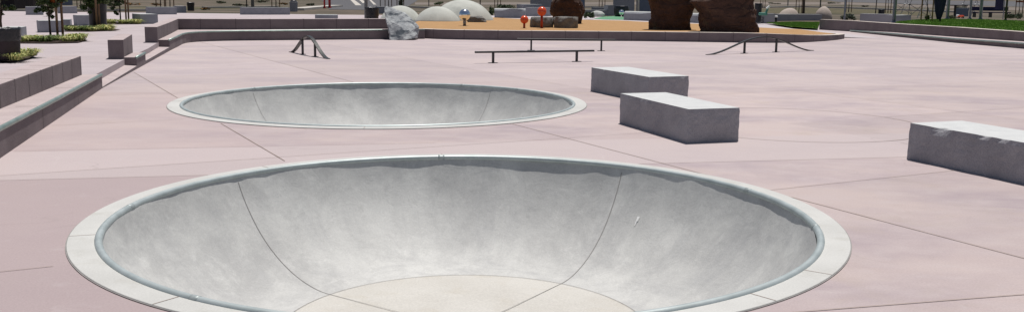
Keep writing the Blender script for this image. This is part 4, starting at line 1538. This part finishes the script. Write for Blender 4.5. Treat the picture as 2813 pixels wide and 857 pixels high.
# ------------------------------------------------------------------ planting beds with grass tufts
def bed(pxs, z=ZP):
    bm = NB()
    pts = [at(a, b, z+.006) for a, b in pxs]
    bm.faces.new([bm.verts.new(p) for p in pts])
    return struct(obj('planting_bed', bm, 'mulch'))
bed([(-40, 167), (30, 168), (62, 163), (103, 153), (85, 148), (30, 148), (-40, 152)])
bed([(50, 118), (140, 118.5), (215, 116.5), (242, 110.5), (215, 107), (120, 107), (60, 111)])
bed([(175, 88), (240, 88.3), (300, 86), (332, 82.7), (305, 78), (240, 78), (190, 81)])
bed([(292, 68.5), (330, 68), (380, 67.5), (390, 64), (360, 61), (310, 61.5), (292, 64)])
def tuft_mesh(seed, n=260, r=.27, h=.185):
    rnd = random.Random(seed)
    bm = NB()
    for _ in range(n):
        a = rnd.random()*6.283
        rad = r*math.sqrt(rnd.random())*.55
        b = Vector((math.cos(a)*rad, math.sin(a)*rad, 0))
        d = Vector((math.cos(a+rnd.uniform(-.5, .5)), math.sin(a+rnd.uniform(-.5, .5)), 0))
        hh = h*rnd.uniform(.6, 1.1)
        reach = r*rnd.uniform(.25, 1.0)
        w = Vector((-d.y, d.x, 0))*.007
        p1 = b+d*reach*.35+Vector((0, 0, hh*.75))
        p2 = b+d*reach+Vector((0, 0, hh*rnd.uniform(.3, .9)))
        v = [bm.verts.new(q) for q in (b-w, b+w, p1+w, p1-w, p2)]
        f1 = bm.faces.new(v[:4])
        f2 = bm.faces.new((v[3], v[2], v[4]))
        if rnd.random() < .35:
            f1.material_index = f2.material_index = 1
    me = bpy.data.meshes.new('grass_tuft')
    bm.to_mesh(me)
    bm.free()
    me.materials.append(M['blade'])
    me.materials.append(M['blade2'])
    return me
tm = [tuft_mesh(s) for s in (1, 2, 3)]
dark = tm[0].copy()
dark.materials[0] = M['blade2']
dark.materials[1] = M['leaf2']
tufts = [(16, 163, 1.15, 0, 'yellow-green grass tuft at the foot of the lined bin'),
         (40, 165, 1.0, 0, 'flattened grass tuft in front of the lined bin, at its right foot'),
         (76, 154, 1.05, 0, 'yellow-green grass tuft right of the lined bin'),
         (-4, 160, 1.0, 0, 'grass tuft at the left photo edge below the lined bin'),
         (68, 115, .95, 0, 'grass tuft at the left end of the second planting bed'),
         (94, 113, 1.05, 0, 'second grass tuft from the left in the bed below the stone bench'),
         (124, 115, 1.0, 1, 'dark green tuft left of the thin trunk in the second bed'),
         (148, 111.5, 1.0, 1, 'dark green tuft between thin trunk and first stake'),
         (188, 114.5, .95, 0, 'grass tuft just right of the two wooden stakes'),
         (211, 112, 1.3, 0, 'large bright grass tuft at the right end of the second bed'),
         (193, 84, 1.15, 1, 'dark tuft right of the bench end near the bushy tree'),
         (209, 85, 1.1, 0, 'yellowish tuft left of the bushy tree'),
         (240, 85, 1.2, 1, 'green tuft at the left foot of the tall black bin'),
         (257, 86, .9, 0, 'pale tuft beside the stakes at the tall black bin'),
         (293, 85, 1.35, 0, 'rounded bright tuft right of the tall black bin'),
         (304, 65.5, 1.2, 0, 'tuft at the left end of the bed with the drooping tree'),
         (340, 66, 1.1, 0, 'tuft between trunk and stakes of the drooping tree'),
         (372, 66.5, 1.3, 0, 'bright tuft beside the bright-topped stone block')]
for px, py, s, dk, lab in tufts:
    o = bpy.data.objects.new('grass_tuft', dark if dk else tm[random.randrange(3)])
    col.objects.link(o)
    o.location = at(px, py, ZP+.006)
    o.scale = (s*1.1, s*1.1, s)
    o.rotation_euler = (0, 0, random.random()*6)
    tag(o, lab, 'grass tuft', 'grass tufts in the planting beds')

# ------------------------------------------------------------------ bushes
def bush(px, yb, wpx, yt, z, mts, label, seed, n=900, leaf=.05, group=None, depth=.8):
    p = at(px, yb, z)
    r = wpx/F*p.y/2
    h = at_y(px, yt, p.y+r*.5).z-z
    rnd = random.Random(seed)
    bm = NB()
    for _ in range(max(6, n//50)):
        a = rnd.random()*6.283
        q = math.sqrt(rnd.random())*.75
        cc = (p.x+math.cos(a)*q*r, p.y+r*.5+math.sin(a)*q*r*depth, z+h*rnd.uniform(.2, .75))
        leaf_cloud(bm, cc, (r*.32, r*.32*depth, h*.27), 50, leaf, rnd)
    return tag(obj('bush', bm, list(mts)), label, 'bush', group)
bush(1619, 53.5, 32, 33.5, .3, ('shrub', 'leaf'), 'low green spiky bush right of the round brown boulder', 1, 700, .06)
bush(2333, 57, 44, 38.5, .2, ('shrub2', 'shrub'), 'grey-green bush rising over the brown lawn wall', 2, 900, .06)
bush(2547, 55.5, 14, 42, .5, ('leaf2', 'leaf'), 'small green bush at the foot of the tree left of the parasol', 3, 300, .06)
bush(2617, 52.5, 30, 43.5, .5, ('shrub', 'leaf'), 'low dark bush right of a thick pole on the lawn', 4, 500, .06)
bush(2790, 52, 54, 38, .48, ('shrub', 'leaf'), 'dark hedge at the right edge behind the lawn', 5, 1200, .07)
bush(1390, 25, 66, 13, .27, ('shrub', 'leaf'), 'dark bushes behind the chipped bench', 6, 1000, .07)
bush(1352, 44, 22, 14, .27, ('leaf', 'shrub'), 'dark narrow bush behind the right edge of the largest dome', 16, 500, .06)
bush(1205, 15, 40, 5, .25, ('leaf2', 'shrub'), 'green bushes far behind the smaller domes', 7, 500, .08)
bush(1100, 21, 16, -10, .25, ('leaf', 'shrub'), 'dark upright bush behind the pale dome', 8, 500, .08)
for i, (px, py, w_, lab) in enumerate(((565, 27.5, 34, 'dry brown shrub on the far verge right of the small green bin'), (430, 16, 40, 'orange-brown dry shrub far left behind the stone benches'),
                                      (95, 17, 50, 'dry brownish shrub far left behind a stone bench'), (770, 14, 40, 'yellowish dry shrub behind the round concrete bin'),
                                      (360, 15, 60, 'brownish dry shrub between the drooping tree and the far bench'))):
    bush(px, py, w_, py-6, .25, ('drygrass', 'flower'), lab, 40+i, 300, .07, 'dry shrubs on the far verge')
rv = random.Random(5)
for px, py, lab in ((600, 10, 'low olive weed patch on the dirt above the rear left wall'), (655, 18, 'dark weed clump on the far verge left of the thin dark pole'), (720, 8, 'olive weed clump on the dirt between the poles and the far bench'), (850, 16, 'grey-brown weed clump left of the red bollards'), (300, 17, 'dark weed clump behind the drooping tree'), (1560, 14, 'olive weeds far behind the round brown boulder'), (2130, 12, 'dark weed clump above the rounded tan mound'), (2290, 12, 'olive weed clump right of the pointed tan mound'), (2380, 20, 'dry weed clump near the top of the slim black pole'), (2640, 24, 'dry weeds behind the grey cabinets')):
    bush(px, py, rv.uniform(30, 60), py-rv.uniform(3, 7), .25, ('shrub', 'drygrass'), lab, int(px), 350, .09, 'weeds on the far dirt')

# ------------------------------------------------------------------ right hand playground gear
p = at(2581, 61, .5)
t = thing('parasol', 'folded navy parasol tapering down to its pole on the lawn', 'parasol', p)
bm = NB()
tube(bm, [(p.x+.02, p.y, .48), (p.x+.02, p.y, 3.4)], .045, 10)
obj('pole', bm, 'dark_pole', t, True)
bm = NB()
def dsp(rr, z, a):
    return rr*(1+.16*math.sin(a*6)), z
lathe(bm, [(.09, .62), (.14, .8), (.21, 1.1), (.26, 1.5), (.27, 2.2), (.2, 2.9), (.06, 3.3)], (p.x-.05, p.y, 0), 48, disp=dsp)
obj('canopy', bm, 'navy', t, True)
p = at(2744, 52, .5)
t = thing('banner', 'navy banner hanging from a pole arm near the right edge', 'banner', p)
bm = NB()
a, b = at_y(2733, 27, p.y), at_y(2755, 27, p.y)
box(bm, ((a.x+b.x)/2, p.y, a.z+.7), (b.x-a.x, .03, 1.4))
obj('cloth', bm, 'navy', t)
bm = NB()
tube(bm, [(b.x+.05, p.y, .45), (b.x+.05, p.y, a.z+1.5)], .03, 8)
tube(bm, [(b.x+.05, p.y, a.z+1.44), (a.x, p.y, a.z+1.44)], .02, 8)
obj('pole', bm, 'grey_pole', t)
# rope climber of bars and balls
G_C = 'playground climbers behind the lawn'
def climber(px, yb, z, label, seed, span=1.6, h=2.3, balls='white'):
    rnd = random.Random(seed)
    p = at(px, yb, z)
    t = thing('rope_climber', label, 'climber', p, G_C)
    pts = [Vector((p.x+math.cos(a)*span*k, p.y+math.sin(a)*span*k, z+hh)) for (a, k, hh) in
           ((0, .5, 0), (2.1, .5, 0), (4.2, .5, 0), (.4, .38, h*.36), (2.5, .38, h*.36), (4.6, .38, h*.36), (.9, .22, h*.66), (3.0, .22, h*.66), (5.0, .22, h*.66), (0, 0, h))]
    ed = [(0, 3), (1, 4), (2, 5), (3, 4), (4, 5), (5, 3), (0, 4), (1, 5), (2, 3), (3, 6), (4, 7), (5, 8), (6, 7), (7, 8), (8, 6), (6, 9), (7, 9), (8, 9)]
    bm = NB()
    for a, b in ed:
        tube(bm, [pts[a], pts[b]], .017, 5)
    obj('rope_net', bm, 'grey_pole', t)
    bm = NB()
    for i, q in enumerate(pts[3:]):
        sphere(bm, q, .055, 10, 8)
    obj('joint_ball', bm, balls, t, True)
climber(2478, 40, .3, 'rope climber with white joint balls right of the thick lawn pole', 1)
climber(2524, 50, .4, 'rope climber with dark joint balls left of the folded parasol', 2, balls='bin')
climber(2668, 46, .4, 'rope climber with pale discs in the middle of the right background', 3, balls='white')
# low dark bench / picnic table, grey cabinets, red toy
p = at(2720, 50, .47)
t = thing('park_bench', 'long low dark blue bench behind the lawn, left of the black pole', 'bench', p)
bm = NB()
a, b = at_y(2668, 46, p.y), at_y(2772, 48, p.y)
box(bm, ((a.x+b.x)/2, p.y, .5+.30), (b.x-a.x, .4, .06))
obj('seat', bm, 'navy', t)
bm = NB()
box(bm, ((a.x+b.x)/2, p.y+.2, .5+.52), (b.x-a.x, .05, .24))
obj('backrest', bm, 'navy', t)
for k in (.08, .5, .92):
    bm = NB()
    box(bm, (a.x+(b.x-a.x)*k, p.y, .5+.13), (.06, .34, .28))
    obj('leg', bm, 'dark_pole', t)
S(2641, 2660, 45, 45, 23, .5, .45, 'pair of pale grey cabinets behind the lawn', name='cabinet', cat='cabinet', group=None, mats=('bluegrey', 'bench_top'))
p = at(2622, 47, .48)
t = thing('picnic_table', 'dark picnic table seen between two poles behind the lawn', 'picnic table', p)
bm = NB()
box(bm, (p.x, p.y, .5+.7), (1.3, .7, .06))
obj('table_top', bm, 'dark_pole', t)
bm = NB()
tube(bm, [(p.x, p.y, .45), (p.x, p.y, 1.2)], .07, 10)
obj('pedestal', bm, 'dark_pole', t)
p = at(2638, 51.3, .5)
t = thing('toy_car', 'small red and white ride-on toy on the far edge of the lawn', 'toy', p)
bm = NB()
box(bm, (p.x, p.y, .62), (.36, .2, .12))
bevel(bm, .04, 2)
obj('body', bm, 'orange', t)
bm = NB()
for sx in (-.12, .12):
    tube(bm, [(p.x+sx, p.y-.12, .55), (p.x+sx, p.y+.12, .55)], .05, 12)
obj('wheel', bm, 'bin', t)
bm = NB()
box(bm, (p.x-.16, p.y, .66), (.14, .16, .1))
bevel(bm, .03, 2)
obj('seat', bm, 'white', t)
# spring rider beside the climbing rock
p = at(2096, 34, .1)
p = at_y(2096, 40, 58)
p.z = .1
t = thing('spring_rider', 'small green and white spring rider right of the climbing rock', 'spring rider', p)
bm = NB()
tube(bm, [(p.x+.09*math.cos(i*.9), p.y+.09*math.sin(i*.9), .1+i*.012) for i in range(32)], .014, 6)
obj('spring', bm, 'dark_pole', t)
bm = NB()
box(bm, (p.x, p.y, .62), (.5, .18, .16))
bevel(bm, .05, 2)
tube(bm, [(p.x+.15, p.y, .65), (p.x+.28, p.y, .98)], [.07, .05], 10)
obj('body', bm, 'teal', t)
bm = NB()
tube(bm, [(p.x+.2, p.y, .92), (p.x+.36, p.y, 1.08)], [.07, .06], 10)
obj('head', bm, 'white', t)

# ------------------------------------------------------------------ far ground: car park, verges, curbs
def sheet(name, pxs, z, matn, kind='structure'):
    bm = NB()
    bm.faces.new([bm.verts.new(at(a, b, z)) for a, b in pxs])
    return struct(obj(name, bm, matn), kind)
gz_far = .215
sheet('car_park', ((905, 27), (1100, 29), (1135, 10), (1160, -8), (930, -10), (880, -4)), gz_far+.012, 'asphalt')
bm = NB()
for (a, b, w_) in (((985, -4), (1002, 10), .5), ((960, -6), (985, 16), .6), ((1010, -6), (1030, 14), .3)):
    strip(bm, at(*a, gz_far), at(*b, gz_far), w_, gz_far+.018)
struct(obj('road_marking', bm, 'curb'))
def curb(pxs, h, w_, label, matn='curb', z=gz_far):
    bm = NB()
    P = [at(a, b, z) for a, b in pxs]
    for a, b in zip(P, P[1:]):
        d = b-a
        box(bm, ((a.x+b.x)/2, (a.y+b.y)/2, z+h/2), (d.length+.02, w_, h), math.atan2(d.y, d.x))
    return tag(obj('curb', bm, matn), label, 'curb', 'pale curbs along the far road')
curb([(-60, 33), (75, 31.5)], .12, .35, 'pale curb at far left behind the plaza')
curb([(190, 31), (415, 31)], .12, .35, 'pale curb behind the left young trees')
curb([(560, 24), (700, 22.5), (760, 21.5)], .14, .4, 'pale curb on the verge behind the rear left wall')
curb([(815, 29.5), (880, 23), (925, 20)], .16, 1.1, 'pale curb below the red bollards')
curb([(2096, 22.5), (2200, 20.5), (2330, 24), (2500, 30.5), (2640, 36)], .16, .5, 'long pale curb behind the tan mounds on the right')
curb([(1120, 22), (1200, 25), (1260, 25)], .16, .4, 'grey curb between the smaller domes')
curb([(1600, 22), (1690, 21)], .16, .5, 'pale curb far behind the white boulder')
for pxs in (((-60, 28), (900, 24), (900, 19.5), (-60, 22)), ((2060, 36), (2460, 41), (2600, 48), (2600, 37), (2330, 26), (2200, 23), (2060, 25))):
    sheet('dry_grass', pxs, gz_far+.008, 'drygrass', 'stuff')
for pxs in (((1140, 14), (2330, 14), (2500, 20), (2820, 30), (2820, 22), (2500, 13), (2300, 7), (1140, 8)),):
    sheet('dirt_track', pxs, gz_far+.006, 'hill')
sheet('service_road', ((2300, 6), (2820, 20), (2820, 3), (2260, 0)), gz_far+.010, 'asphalt')
# dark shed at far left
a, b = at(-60, 26, .22), at(41, 26, .22)
t = thing('shed', 'dark brown shed at the far left corner beyond the plaza', 'shed', (a+b)/2)
bm = NB()
prism(bm, [(a.x, a.y), (b.x, b.y), (b.x, b.y+4), (a.x, a.y+4)], .15, 3)
obj('wall', bm, 'binwood', t)
bm = NB()
box(bm, ((a.x+b.x)/2, a.y+2, 3.08), (b.x-a.x+.5, 4.6, .16))
obj('roof', bm, 'bench', t)
bm = NB()
for k in range(12):
    box(bm, (a.x+(b.x-a.x)*(k+.5)/12, a.y-.015, 1.6), (.06, .03, 2.7))
obj('cladding_batten', bm, 'binwood', t)
a, b = at(49, 21, .22), at(71, 21, .22)
S(49, 71, 22, 22, -40, .2, .22, 'plain grey gate panel right of the dark shed', name='gate_panel', cat='gate', group=None, mats=('wallgrey', 'bench_top'))
S(135, 200, 15, 15, -30, .3, .22, 'tall pale blue-grey hoarding behind the second staked tree', name='hoarding', cat='hoarding', group=None, mats=('bluegrey', 'bench_top'))

# small litter and marks on the court
for i, (px, py, s) in enumerate(((515, 113, .05), (540, 112.5, .035))):
    p = at(px, py)
    bm = NB()
    bmesh.ops.create_icosphere(bm, subdivisions=2, radius=s, matrix=Matrix.Translation((p.x, p.y, s*.4)) @ Matrix.Diagonal((1.5, 1, .6, 1)))
    roughen(bm, .02, 20, i)
    tag(obj('dry_leaf_clump', bm, 'mulch'), ('larger' if i == 0 else 'smaller')+' dark clump of dry leaves at the foot of the rear ledge', 'leaf litter')
